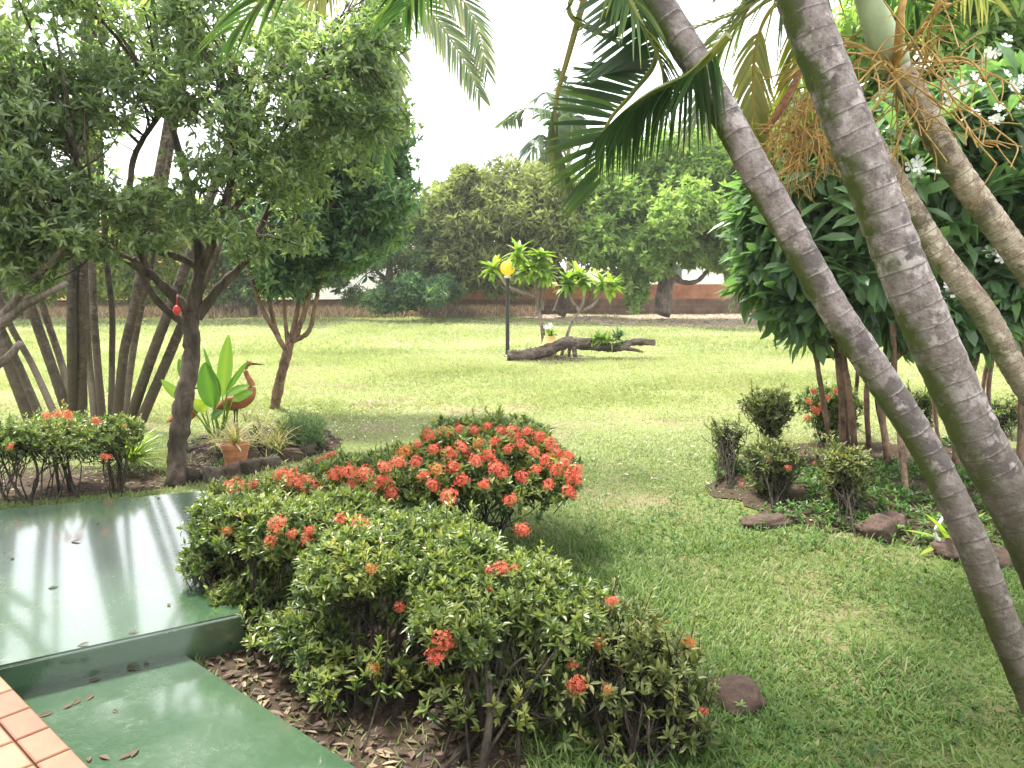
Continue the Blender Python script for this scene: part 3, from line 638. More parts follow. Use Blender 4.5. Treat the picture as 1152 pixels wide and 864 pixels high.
# palm C (behind B)
pc = thing('palm_tree', 'thin tan palm trunk passing behind the thickest palm trunk', 'palm tree', gp(1300, 655, 0), 'leaning palms at the right')
Cc = [gp(1300, 655, -.02), at(1225, 535, 4.8), at(1149, 427, 4.9), at(1107, 352, 5.0), at(1054, 281, 5.1), at(1003, 198, 5.15), at(950, 110, 5.2), at(915, 50, 5.25)]
palm_trunk(pc, Cc, .08, .07, M['palm_c'], .07, .1)
topC = at(885, -15, 5.3)
mb = MB(); mb.tube(smooth_path([Cc[-1], (Cc[-1] + topC) / 2, topC], 5), np.linspace(.1, .06, 11), 14); mb.build('crownshaft', M['shaft'], pc, True)
frond(pc, path_px([(890, 0, 5.3), (868, 10, 5.3), (852, 45, 5.3), (847, 100, 5.3), (850, 160, 5.3), (853, 190, 5.3)]), 40, .22, .024, mat=M['frond_yellow'], grav=.9, ang=40, lift=.05, start=.25, rnd0=.35, tilt=(0, -1, .1), lab='yellowing frond hanging straight down')
frond(pc, path_px([(885, -10, 5.3), (850, 10, 5.5), (800, 60, 5.7), (788, 130, 5.7)]), 36, .4, .02, mat=M['frond_pale'], grav=.9, ang=35, start=.3)
frond(pc, path_px([(885, -10, 5.3), (905, 20, 5.6), (900, 80, 5.8), (880, 140, 5.8)]), 34, .3, .02, mat=M['frond_yellow'], grav=1.0, ang=35, start=.3)
mb = MB(); q = smooth_path(path_px([(908, 62, 5.2), (894, 95, 5.15), (874, 128, 5.1), (860, 150, 5.1)]), 8); mb.tube(q, .012 + .014 * np.sin(np.linspace(.2, 2.9, len(q))), 7, wob=.12); mb.build('dry_sheath', M['sheath'], pc)
twig_bunch(pc, at(918, 95, 5.1), 14, .5, .3, 1.0, .006, sub=10, label='drying fruit stalks below the crown')
twig_bunch(pc, at(903, 150, 5.05), 46, .3, .9, .75, .0042, sub=12, label='dense orange fruit stalks hanging in a bunch')
out_fronds(pc, topC, 5, 1.8, M['frond'], (25, 65), az=[30, 90, 150, 260, 330], droop=.45, n=40, ll=.5, wid=.03)

# palm D (right, green crownshaft in frame)
pd = thing('palm_tree', 'rightmost palm trunk with smooth green crownshaft and loose orange fruit stalks', 'palm tree', gp(1385, 640, 0), 'leaning palms at the right')
D = [gp(1385, 640, -.02), at(1290, 505, 5.0), at(1220, 400, 5.0), at(1152, 297, 5.0), at(1084, 203, 5.0), at(1052, 150, 5.0), at(1028, 105, 5.0), at(1008, 76, 5.0)]
palm_trunk(pd, D, .085, .078, M['palm_c'], .065, .1)
topD = at(962, -40, 5.0)
mb = MB(); mb.tube(smooth_path([D[-1], at(990, 35, 5.0), topD], 6), np.array([.085, .092, .096, .098, .098, .096, .092, .086, .08, .075, .068, .062, .06]), 16, cap=True); mb.build('crownshaft', M['shaft'], pd, True)
for org, n_, l_, sp, dn, sb in ((at(1005, 78, 4.88), 12, .75, .75, .25, 7), (at(1040, 70, 4.8), 10, .6, .8, .5, 6), (at(985, 60, 4.85), 7, .6, .6, .5, 5)):
    twig_bunch(pd, org, n_, l_ * 1.15, sp, dn, .0075, sub=sb)
mb = MB(); q = smooth_path([at(1008, 76, 4.95), at(1012, 40, 4.8), at(1015, 5, 4.75), at(1030, -40, 4.8)], 6); mb.tube(q, np.linspace(.03, .018, len(q)), 8); mb.build('fruit_stalk', M['twig'], pd, True)
frond(pd, path_px([(962, -40, 5), (1010, -60, 5.4), (1060, -40, 5.8), (1110, 0, 6)]), 36, .4, .03, mat=M['frond_pale'], grav=.9, ang=35, start=.3, rnd0=.6)
out_fronds(pd, topD, 6, 1.8, M['frond_pale'], (50, 80), az=[20, 70, 110, 150, 200, 330], droop=.45, n=40, ll=.5, wid=.03)

# far coconut
pk = thing('coconut_palm', 'far coconut palm rising above the mango tree', 'palm tree', at(640, 345, 37) * np.array((1, 1, 0)))
Kp = [at(640, 345, 37) * np.array((1, 1, 0)), at(642, 260, 37), at(640, 185, 37)]
palm_trunk(pk, Kp, .2, .15, M['bark_pale'], .3, .3, step=2)
for rib in ([(640, 185), (622, 135), (596, 122), (566, 138)], [(640, 185), (615, 155), (600, 165), (592, 195)], [(640, 185), (632, 130), (618, 105), (600, 112)],
            [(640, 185), (645, 130), (655, 110), (672, 120)], [(640, 185), (628, 160), (618, 180), (616, 205)], [(640, 185), (665, 150), (690, 155), (705, 190)], [(640, 185), (640, 120), (636, 95), (628, 80)]):
    frond(pk, path_px([(x, y, 37 + rng.normal() * .5) for x, y in rib]), 44, 1.2, .13, mat=M['frond'], grav=.75, ang=35, r0=.05, start=.2)

# areca clump at the left
cl = thing('palm_clump', 'clump of dark ringed palm stems fanning up beside the left tree', 'palm tree', gp(95, 478, 0))
stems = [([(36, 478), (12, 418), (-6, 372), (-40, 280)], 0, .07), ([(47, 474), (22, 415), (-2, 362), (-30, 270)], .2, .065), ([(64, 470), (36, 410), (8, 358), (-14, 290), (-40, 200)], .5, .05), ([(80, 474), (55, 403), (33, 340), (14, 280), (-5, 200)], .1, .072),
         ([(86, 470), (68, 405), (50, 350), (36, 290), (20, 200)], .6, .055), ([(83, 476), (81, 400), (81, 320), (84, 250), (90, 150)], -.2, .068), ([(92, 476), (92, 400), (92, 330), (96, 250), (100, 120)], -.1, .07),
         ([(107, 472), (100, 400), (97, 330), (98, 250), (104, 150)], .5, .05), ([(115, 472), (109, 400), (105, 340), (104, 260), (110, 140)], .3, .055), ([(125, 470), (126, 400), (126, 350), (119, 280), (112, 150)], .4, .045),
         ([(131, 478), (139, 400), (150, 350), (162, 285), (185, 160)], 0, .065), ([(139, 474), (149, 400), (158, 350), (172, 285), (190, 180)], .5, .05), ([(143, 480), (170, 403), (188, 355), (214, 285), (255, 170)], -.1, .07), ([(154, 482), (188, 405), (205, 365), (236, 300), (275, 180)], .1, .068)]
tops = []
for pts, dy, r in stems:
    pts = pts + [(pts[-1][0] + (pts[-1][0] - pts[-2][0]) * 1.3, pts[-1][1] + (pts[-1][1] - pts[-2][1]) * 1.3)]; b = gp(*pts[0]); Y0 = b[1] + dy; P = [np.array((b[0], b[1], -.02))] + [at(x, y, Y0) for x, y in pts[1:]]
    palm_trunk(cl, P, r * .84, r * .72, M['cane_dark'] if pts[0][0] in (83, 125) else M['cane'], .13, .1, 'stem', 4); tops.append(P[-1])
for i, (rib, mt) in enumerate((([(400, -60), (440, -20), (485, 15), (520, 65), (540, 108)], 'frond_pale'), ([(395, -60), (440, -30), (490, -25), (530, 15), (548, 80)], 'frond_pale'), ([(390, -50), (360, -10), (335, 10), (318, 40)], 'frond_yellow'),
                 ([(400, -55), (425, 10), (440, 60), (445, 110)], 'frond_pale'), ([(410, -60), (455, -50), (500, -40), (540, -20)], 'frond_pale'), ([(380, -20), (405, 40), (425, 110), (432, 190)], 'frond'))):
    frond(cl, path_px([(x, y, 8.8) for x, y in rib]), 56, .36, .026, mat=M[mt], grav=.35, ang=38, start=.2, r0=.02, tilt=(.1, -1, .25), lift=0)
mb = MB(); mb.tube(smooth_path([tops[-1], at(320, 80, 9.0), at(365, 0, 8.9), at(398, -58, 8.8)], 8), np.linspace(.06, .04, 25), 10); mb.build('stem', M['cane'], cl, True)
for t_ in tops[::2]: out_fronds(cl, t_, 3, 1.4, M['frond_pale'], (55, 82), droop=.5, n=30, ll=.45, wid=.03)

# ------------------------------------------------------------------ left trees
def P7(l): return path_px(l)
tree('garden_tree', 'tree with forked dark trunk at the edge of the wet green terrace',
     [(np.vstack([gp(198, 548, -.02)[None], P7([(200, 500, 6.85), (207, 450, 6.85), (216, 395, 6.85), (214, 350, 6.85)])]), .092, .07),
      (P7([(214, 352, 6.85), (192, 330, 6.8), (166, 306, 6.7), (122, 280, 6.5), (85, 250, 6.3), (50, 190, 6.2)]), .052, .02),
      (P7([(208, 365, 6.85), (176, 338, 6.75), (160, 310, 6.7), (150, 290, 6.6)]), .034, .02),
      (P7([(215, 352, 6.85), (224, 305, 6.85), (221, 265, 6.9), (212, 210, 7), (190, 130, 7.1), (170, 50, 7.2)]), .06, .02),
      (P7([(224, 310, 6.85), (238, 275, 6.8), (250, 240, 6.7), (262, 190, 6.6), (270, 90, 6.5)]), .045, .02),
      (P7([(222, 358, 6.85), (248, 322, 6.9), (276, 292, 7), (300, 240, 7.2), (330, 185, 7.3), (352, 110, 7.3)]), .046, .02),
      (P7([(222, 300, 6.85), (198, 288, 6.7), (168, 278, 6.5), (120, 235, 6.3), (80, 170, 6.2)]), .034, .015),
      (P7([(240, 268, 6.8), (268, 228, 6.9), (300, 190, 7), (335, 110, 7.1), (380, 40, 7.1)]), .036, .015),
      (P7([(165, 306, 6.7), (150, 250, 6.7), (150, 180, 6.8), (185, 120, 6.8)]), .035, .02)],
     [px_clump(*c) for c in ((60, 45, 6.4, 95, 75, .8), (165, 20, 6.6, 95, 60, .8), (270, 35, 6.6, 95, 70, .8), (365, 80, 7, 70, 75, .8), (50, 150, 6.3, 85, 60, .7), (215, 95, 6.4, 70, 45, .6),
                             (300, 130, 6.6, 75, 60, .7), (375, 155, 7.1, 62, 55, .7), (265, 195, 6.5, 70, 45, .6), (45, 225, 6.1, 70, 45, .6), (185, 235, 6.3, 55, 32, .5), (120, 240, 6.3, 50, 30, .5),
                             (330, 215, 7, 50, 40, .6), (120, 105, 6.4, 60, 40, .6), (-40, 100, 6.2, 60, 80, .8), (30, 285, 6.0, 45, 25, .4), (412, 60, 7, 42, 55, .6), (412, 130, 7.1, 48, 48, .6), (425, 15, 7.1, 36, 40, .5), (250, 255, 6.3, 50, 25, .4), (165, 270, 6.2, 30, 18, .3), (285, 285, 6.6, 26, 16, .25), (35, 318, 5.9, 30, 16, .25), (330, 268, 7, 30, 18, .3), (120, 285, 6.2, 22, 14, .25))],
     M['tree_leaf'], M['bark'], 6600, 6, .078, .029, twigs=16, lump=17, spread=.78, shape='lance', fuzz=.1, lsz=(.2, .38))
tree('garden_tree', 'small tree whose many thin limbs fan out from one low fork',
     [(np.vstack([gp(308, 462, -.02)[None], path_px([(316, 425, 10.2), (322, 400, 10.2), (326, 385, 10.2)])]), .07, .06),
      (path_px([(322, 395, 10.2), (312, 378, 10.1), (294, 345, 10), (280, 300, 9.9), (270, 250, 9.9)]), .036, .02), (path_px([(314, 382, 10.2), (305, 350, 10.1), (298, 300, 10), (300, 250, 10)]), .03, .018),
      (path_px([(324, 388, 10.2), (320, 350, 10.2), (318, 300, 10.2), (322, 240, 10.2)]), .03, .018), (path_px([(326, 386, 10.2), (334, 350, 10.3), (340, 300, 10.4), (345, 230, 10.5)]), .038, .02),
      (path_px([(330, 384, 10.2), (345, 345, 10.3), (355, 300, 10.4), (372, 230, 10.5)]), .036, .02), (path_px([(330, 384, 10.2), (348, 372, 10.2), (355, 340, 10.2), (366, 300, 10.2), (395, 240, 10.3)]), .034, .02),
      (path_px([(334, 380, 10.2), (342, 350, 10.2), (350, 310, 10.1), (352, 260, 10)]), .028, .015), (path_px([(352, 260, 10.1), (390, 210, 10.2), (430, 205, 10.3)]), .03, .015)],
     [px_clump(*c) for c in ((320, 262, 10, 55, 36, .7), (295, 290, 9.9, 32, 30, .5), (365, 240, 10.4, 60, 50, .8), (375, 180, 10.5, 60, 45, .8), (425, 218, 10.5, 45, 30, .6), (385, 280, 10.3, 45, 30, .6),
                             (335, 315, 10.1, 28, 18, .4), (405, 250, 10.5, 45, 35, .6), (400, 190, 10.7, 50, 35, .6), (340, 200, 10.6, 50, 40, .7), (405, 130, 10.8, 48, 50, .8), (430, 175, 10.8, 36, 30, .6), (310, 320, 10, 25, 16, .3), (300, 250, 10.2, 40, 40, .6))],
     M['dark_leaf'], M['bark_red'], 6200, 7, .12, .045, twigs=7, lump=10, shape='lance', fuzz=.16)
tree('garden_tree', 'leaning tree at the left edge with bare slanting grey branches',
     [(np.vstack([gp(-130, 575, -.02)[None], path_px([(-70, 440, 6.1), (-30, 395, 6.0), (20, 350, 5.9), (75, 318, 5.8)])]), .075, .02), (path_px([(-60, 430, 6.1), (0, 358, 6.0), (45, 305, 5.9), (78, 272, 5.8)]), .04, .015),
      (path_px([(-30, 395, 6.0), (10, 345, 6), (50, 290, 6), (70, 240, 6)]), .035, .015), (path_px([(-70, 440, 6.1), (0, 408, 6), (24, 386, 6)]), .05, .025), (path_px([(-75, 440, 6.1), (-60, 300, 6), (-30, 180, 6), (10, 90, 6)]), .06, .02)],
     [px_clump(*c) for c in ((20, 265, 5.9, 55, 30, .5), (-40, 230, 6, 60, 70, .6), (40, 200, 5.9, 45, 25, .4), (0, 120, 6, 60, 60, .6), (75, 262, 5.8, 25, 20, .3))], M['tree_leaf'], M['bark_pale'], 2300, 6, .078, .028, twigs=12, lump=10, shape='lance', fuzz=.18)
mb = MB(); c = at(199, 349, 6.68); mb.lathe(c, [(.004, .042), (.011, .04), (.028, .018), (.033, 0), (.028, -.018), (.014, -.038), (.003, -.042)], 16)
mb.tube([c + (0, 0, .045), c + (0, .03, .13)], .003, 5); o = mb.build('hanging_ornament', M['red'], smooth=True); tag(o, 'small round red ornament hanging at the fork of the left tree', 'ornament')

# ------------------------------------------------------------------ plumerias at the right
def white_flower(mb, c, r, ax):
    ax = nrm(np.asarray(ax, float)); a = nrm(np.cross(ax, UP + .01)); b = np.cross(ax, a)
    th = np.arange(5) * 2 * np.pi / 5 + rng.random(); d = np.cos(th)[:, None] * a + np.sin(th)[:, None] * b + ax * .25
    mb.leaves(np.repeat(np.asarray(c)[None], 5, 0), d, np.repeat(ax[None], 5, 0), r, r * .62, .6, .05, -.05, 'spoon')
def plumeria(label, limbs, clumps, n_ros, flowers=0, spots=()):
    root = tree('plumeria_tree', label, limbs, clumps, M['plumeria_leaf'], M['bark_red'], int(n_ros * .5), 11, .29, .085, shape='spoon', twigs=9, lump=9, spread=.75, droop=.45, fuzz=.22, group='plumeria trees behind the palms', cat='tree')
    for (fx, fy) in spots:
        cc = at(fx, fy, 6.45); d = np.array((0, -1, .3)); mb = MB()
        for j in range(4): white_flower(mb, cc + rng.normal(size=3) * .045, .05, d + rng.normal(size=3) * .45)
        mb.build('flower_cluster', M['white_flower'], root)
    for i in range(flowers):
        c, rad = clumps[rng.integers(len(clumps))]; d = nrm(np.array((rng.normal() * .6, -1, rng.uniform(.2, 1)))); mb = MB(); cc = c + d * rad * 1.05
        for j in range(rng.integers(3, 7)): white_flower(mb, cc + rng.normal(size=3) * .035, .06, d + rng.normal(size=3) * .5)
        mb.build('flower_cluster', M['white_flower'], root)
    return root
def stem(pts, Y, dy=0): return np.vstack([G(*pts[0])[None] - (0, 0, .02)] + [at(x, y, Y)[None] for x, y in pts[1:]])
Y1 = 7.6
plumeria('leftmost plumeria with three thin brown stems and a dense dark crown',
    [(stem([(936, 512), (925, 445), (914, 385), (895, 350), (890, 320)], Y1), .035 * .72, .03 * .72), (stem([(949, 512), (946, 440), (940, 385), (935, 350), (945, 290)], Y1), .045 * .72, .035 * .72), (stem([(963, 514), (955, 440), (948, 390), (950, 340), (965, 270)], Y1 - .1), .045 * .72, .03 * .72),
     (stem([(960, 480), (964, 430), (968, 390), (975, 330)], Y1 + .6), .022, .02), (stem([(955, 512), (950, 450), (944, 395), (925, 340)], Y1 + .1), .025, .02), (path_px([(914, 385, Y1), (925, 400, Y1), (945, 400, Y1)]), .022, .02), (path_px([(940, 390, Y1), (905, 350, Y1), (885, 335, Y1), (880, 300, Y1)]), .03, .02)],
    [px_clump(*c) for c in ((895, 290, Y1 - .2, 48, 50, .6), (900, 220, Y1, 48, 55, .7), (935, 310, Y1 - .4, 42, 42, .5), (950, 240, Y1, 50, 60, .7), (868, 262, Y1, 28, 45, .4), (905, 340, Y1 - .2, 40, 25, .4), (915, 160, Y1, 40, 40, .5))], 1900, 0)
Y2 = 7.2
plumeria('plumeria with paired brown stems framed between the two leaning palm trunks',
    [(stem([(1003, 530), (987, 445), (985, 400), (1000, 350), (1010, 290)], Y2), .045 * .72, .03 * .72), (stem([(978, 515), (975, 440), (985, 400), (980, 340)], Y2 + .2), .04 * .72, .03 * .72), (stem([(1020, 570), (1008, 450), (1005, 380), (1000, 330)], Y2 - .5), .035 * .72, .03 * .72), (stem([(997, 520), (993, 450), (998, 395), (1020, 330)], Y2 + .1), .026, .02), (path_px([(1008, 400, Y2 - .4), (1035, 385, Y2 - .3), (1045, 350, Y2 - .3)]), .025, .018)],
    [px_clump(*c) for c in ((985, 300, Y2, 55, 45, .6), (1030, 270, Y2, 55, 55, .6), (1000, 220, Y2, 60, 55, .7), (1035, 345, Y2 - .2, 38, 30, .4), (985, 350, Y2, 35, 25, .4), (1050, 200, Y2 + .2, 50, 50, .6))], 1500, 5)
plumeria('plumeria with slim stems between the thick trunk and the tan palm',
    [(stem([(1058, 512), (1050, 440), (1060, 380), (1050, 320)], 7.9), .03 * .72, .025 * .72), (stem([(1078, 540), (1073, 470), (1080, 400), (1090, 330)], 6.9), .05 * .72, .03 * .72), (path_px([(1090, 420, 6.9), (1098, 400, 6.9), (1095, 340, 6.9)]), .035, .025)],
    [px_clump(*c) for c in ((1080, 300, 7.2, 60, 55, .7), (1090, 220, 7.2, 60, 60, .7), (1060, 170, 7.2, 55, 40, .7), (1085, 355, 7, 40, 22, .4), (1110, 150, 7.2, 45, 35, .6))], 1600, 10)
plumeria('rightmost plumeria with white flower clusters on its dark crown',
    [(stem([(1118, 505), (1112, 440), (1118, 390), (1122, 330)], 8), .035 * .72, .03 * .72), (stem([(1108, 505), (1105, 440), (1125, 360), (1140, 300)], 8.1), .035 * .72, .03 * .72), (stem([(1146, 540), (1150, 440), (1152, 380), (1165, 300)], 7), .045 * .72, .03 * .72), (path_px([(1118, 400, 7.5), (1140, 390, 7.4), (1150, 330, 7.3)]), .04, .025)],
    [px_clump(*c) for c in ((1150, 300, 7.5, 60, 50, .7), (1160, 210, 7.4, 60, 65, .7), (1140, 140, 7.3, 55, 50, .7), (1190, 160, 7.2, 50, 70, .7), (1130, 345, 7.5, 50, 22, .5))], 2300, 9, [(1060, 112), (1092, 88), (1118, 134), (1136, 92), (1046, 70), (1150, 130), (1125, 48)])
tree('leafy_tree', 'tall light green tree behind the plumeria crowns at upper right',
     [(np.vstack([gp(1190, 455, -.02)[None], path_px([(1170, 300, 11), (1140, 150, 11), (1120, 40, 11)])]), .12, .05)],
     [px_clump(*c) for c in ((1100, 40, 10.5, 70, 50, .9), (1150, 100, 10.5, 60, 60, .9), (1050, 70, 10.5, 60, 60, .9), (1000, 30, 10.5, 60, 60, .9), (1180, 20, 10.5, 70, 60, .9), (1060, -20, 10.5, 80, 40, .9), (960, 100, 11, 40, 50, .7))], M['green_leaf'], M['bark'], 2600, 8, .22, .07, lump=10, shape='spoon', droop=.3)

# ------------------------------------------------------------------ ixora bushes
FH = []
for v in range(4):
    mb = MB(); n = 34; i = np.arange(n) + .5; ph = np.arccos(1 - 1.25 * i / n); th = np.pi * (1 + 5 ** .5) * i
    d = np.stack([np.cos(th) * np.sin(ph), np.sin(th) * np.sin(ph), np.cos(ph)], 1); d = nrm(d + rng.normal(size=d.shape) * .12); rr = .042 * rng.uniform(.6, 1.2, n)
    cen = d * rr[:, None] * np.array((1.2, 1.2, .72))
    for j in range(n):
        a = nrm(np.cross(d[j], rvec(1)[0])); b = np.cross(d[j], a); t_ = np.arange(4) * np.pi / 2
        dd = np.cos(t_)[:, None] * a + np.sin(t_)[:, None] * b + d[j] * .2
        mb.leaves(np.repeat(cen[j][None], 4, 0), dd, np.repeat(d[j][None], 4, 0), .0165, .0085, rng.random(), .02, -.1, 'diamond')
        mb.tube([cen[j] * .15 - UP * .02, cen[j] * .6, cen[j]], .0009, 3, rnd=.2, cap=False)
    mb.tube([-UP * .06, -UP * .02], .0025, 4, rnd=.9)
    o = mb.build('flower_head', M['flower']); FH.append(o.data); bpy.data.objects.remove(o)
FHO = []
for me in FH[:2]:
    q = me.copy(); q.materials[0] = M['flower_old']; FHO.append(q)
def put_flower(root, pos, axis, size, old=False):
    o = bpy.data.objects.new('flower_head', (FHO if old else FH)[rng.integers(2 if old else 4)]); C.objects.link(o); o.parent = root
    o.location = Vector(pos - np.array(OFF[root.name])); q = Vector(axis).to_track_quat('Z', 'Y'); o.rotation_euler = q.to_euler(); o.rotation_euler.rotate_axis('Z', rng.uniform(0, 6.28))
    o.scale = (size,) * 3
    if old: o['label'] = 'faded orange flower head'
def ixora(label, base, crown, n_ros, mat='ixora_leaf', stems=14, flowers=(), nflow=0, old=.15, L=.047, Wd=.0165, k=8, group='ixora bushes', fs=.62, name='ixora_bush', r_st=.011, lumps=16, low=.03, trunks=3, bsp=.32):
    """crown: list of (centre, radii[, share]); stems climb from the base to points inside the crown"""
    root = thing(name, label, 'bush', base, group); st = MB(); lf = MB()
    crown = [c if len(c) == 3 else (*c, 1.0) for c in crown]
    vols = np.array([np.prod(c[1]) ** (2 / 3) * c[2] for c in crown]); vols /= vols.sum(); shell = []
    n_ros = int(n_ros * 1.45)
    # a few woody main stems
    mains = []
    for i in range(trunks):
        c, rad, _ = crown[i % len(crown)]; b = np.asarray(base) + np.array((*(rng.normal(size=2) * .09), 0)); b[2] = float(hgt(b[0], b[1])) - .02
        e = c + rng.normal(size=3) * rad * .3; q = smooth_path([b, b + (e - b) * .45 + rng.normal(size=3) * .035, e], 7)
        st.tube(q, np.linspace(r_st * rng.uniform(1.1, 1.9), .005, len(q)), 7, wob=.06); mains.append(q)
    for (c, rad, _), v in zip(crown, vols):
        m_ = max(6, int(n_ros * v)); d = rvec(m_); d[:, 2] = np.where(rng.random(m_) < .45, np.abs(d[:, 2]), d[:, 2])
        lo = rvec(lumps); lob = np.max(d @ lo.T, axis=1); fac = .6 + .4 * np.clip((lob - .55) / .4, 0, 1)
        r = (1 - .5 * rng.random(m_) ** 2.2) * fac
        p = c + d * (r[:, None] * rad)
        ax_ = nrm(d * .7 + UP * .75 + rng.normal(size=d.shape) * .25)
        gl = rng.random(lumps)[np.argmax(d @ lo.T, axis=1)]
        br = np.clip(.33 * gl + .5 * rng.random(m_) + .2 * (d[:, 2] > .2) * r, 0, 1)  # upward-facing rosettes lighter: light from above put into the leaf colour
        p = p + rng.normal(size=p.shape) * .022
        ok = (p[:, 2] > .06) & (rng.random(m_) < np.clip(.22 + 1.05 * (d[:, 2] + .2), low, 1))
        for i in rng.choice(np.where(d[:, 2] > -.1)[0], min(int(4 + n_ros * v / 55), int((d[:, 2] > -.1).sum())), replace=False):   # young shoots standing out of the surface
            sl = rng.uniform(.05, .16); sdx = nrm(ax_[i] + UP * .8 + rng.normal(size=3) * .3); nl = 14; tt = np.linspace(.15, 1, nl)
            st.tube([p[i] - sdx * .05, p[i] + sdx * sl], [.003, .0015], 4, cap=False)
            ra = nrm(np.cross(np.repeat(sdx[None], nl, 0), rvec(nl)) + sdx * .9)
            lf.leaves(p[i] + sdx * sl * tt[:, None], ra, nrm(np.repeat(UP[None], nl, 0) + sdx * .3), L * rng.uniform(.5, .95, nl), Wd * .85, np.clip(br[i] * .6 + .25 + .2 * rng.random(nl), 0, 1), .18, .2, 'lance')
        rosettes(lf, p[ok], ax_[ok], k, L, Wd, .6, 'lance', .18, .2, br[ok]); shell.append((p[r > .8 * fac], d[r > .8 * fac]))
        for i in rng.choice(np.where(ok)[0], min(int(ok.sum()), 150), replace=False):
            e = p[i]; s_ = e - ax_[i] * rng.uniform(.08, .2) - (e - c) * .15; st.tube([s_, (s_ + e) / 2 + rng.normal(size=3) * .008, e], [.004, .003, .002], 4, cap=False)
        for i in range(max(3, int(stems * v))):
            e = p[rng.integers(m_)]; b = np.asarray(base) + np.array((*(rng.normal(size=2) * rad[:2] * bsp), 0)); b[2] = float(hgt(b[0], b[1])) - .02
            if rng.random() < .5: mq = mains[rng.integers(len(mains))]; b = mq[rng.integers(2, len(mq) // 2)]
            k1 = b + (e - b) * .35 + rng.normal(size=3) * .025 + UP * .03; k2 = b + (e - b) * .7 + rng.normal(size=3) * .03
            q = smooth_path([b, k1, k2, e], 5); st.tube(q, np.linspace(r_st * .5 * rng.uniform(.5, 1.4), .003, len(q)), 6, wob=.05)
            for j in range(4):
                s_ = q[rng.integers(4, len(q) - 1)]; e2 = p[rng.integers(m_)]; e2 = s_ + (e2 - s_) * min(1, .28 / max(.01, np.linalg.norm(e2 - s_))) + UP * .05
                st.tube(smooth_path([s_, (s_ + e2) / 2 + rng.normal(size=3) * .02, e2], 3), np.linspace(.0045, .002, 7), 4, cap=False)
                if rng.random() < .16: rosettes(lf, e2[None], nrm(e2 - s_)[None], k, L, Wd, .65, 'lance', .18, .2, rng.random(1) * .7)
    P = np.concatenate([s[0] for s in shell]); Dn = np.concatenate([s[1] for s in shell])
    for (x, y, Y, s) in flowers:                      # every head sits on a shoot that leaves the foliage next to it
        f = at(x, y, Y); q = P[np.argmin(np.linalg.norm(P - f, axis=1))]; dq = f - q; ln_ = np.linalg.norm(dq)
        q0 = q - dq * .15; mid = q + dq * .5 - UP * min(.03, ln_ * .2); e = f - UP * .03
        st.tube(smooth_path([q0, mid, e], 4), np.linspace(.004, .002, 9), 5, cap=False)
        nl = int(6 + ln_ * 90); tt = rng.uniform(.1, .95, nl)[:, None]; pp = q0 + (e - q0) * tt + rng.normal(size=(nl, 3)) * .006
        lf.leaves(pp, nrm(rvec(nl) + UP * .3), nrm(np.repeat(UP[None], nl, 0) + rng.normal(size=(nl, 3)) * .3), L * rng.uniform(.6, 1.1, nl), Wd, rng.uniform(.2, .9, nl), .18, .2, 'lance')
    st.build('stem', M['stem'], root, True); lf.build('foliage', M[mat], root)
    for (x, y, Y, s) in flowers:
        put_flower(root, at(x, y, Y), nrm(np.array((rng.normal() * .4, -.5 + rng.normal() * .3, .8))), s * fs * rng.uniform(.8, 1.2), rng.random() < old * .4)
    ok = np.where((Dn[:, 2] > -.05) & (P[:, 2] > .15))[0]
    for i in rng.choice(ok, min(nflow, len(ok)), replace=False):
        put_flower(root, P[i] + Dn[i] * .02, nrm(Dn[i] * .6 + UP * .6), fs * rng.uniform(.6, 1.2), rng.random() < old)
    return root
def xc(x, y, Y, rx, ry, rd): return px_clump(x, y, Y, rx, ry, rd)
# the big flowering bush
fl = [(700 - 140 + 0, 0, 0, 0)][:0]
B0 = gp(535, 622)
Yb = 5.25
bigfl = [(x, y, Yb - .42 - .25 * max(0, (y - 500)) / 60 + .5 * max(0, 520 - y) / 50, s) for x, y, s in (
    (483, 489, 1.1), (500, 487, 1.2), (517, 484, 1.1), (533, 484, 1.2), (548, 480, 1.2), (563, 485, 1.1), (578, 487, 1.2), (593, 485, 1.1), (607, 492, 1.1), (620, 500, 1), (628, 510, 1.1), (636, 520, 1), (642, 535, 1.2), (640, 553, 1.1),
    (470, 500, 1), (488, 505, 1.1), (505, 510, 1.2), (520, 503, 1.2), (540, 500, 1.3), (556, 497, 1.2), (572, 505, 1.1), (586, 500, 1.2), (600, 508, 1.2), (614, 517, 1.1), (625, 528, 1.1), (560, 528, 1.5), (588, 536, 1.1), (574, 562, 1), (505, 558, 1.6), (588, 596, 1.1),
    (520, 540, 1.2), (487, 545, 1.2), (510, 525, 1.2), (535, 518, 1.1), (468, 520, 1.2), (455, 508, 1.1), (550, 512, 1.2), (603, 528, 1), (618, 545, .9), (492, 528, 1.1), (476, 535, 1.1), (545, 545, 1), (640, 512, 1), (650, 540, 1), (648, 530, 1))]
ixora('big ixora bush crowded with coral red flower heads', B0,
      [xc(548, 545, Yb, 92, 60, .5), xc(470, 550, Yb - .1, 70, 48, .45), xc(600, 545, Yb, 50, 48, .4), xc(545, 500, Yb + .2, 80, 26, .4)], 3000, flowers=bigfl, nflow=10, old=.12, stems=26, fs=.8, L=.062, Wd=.024)
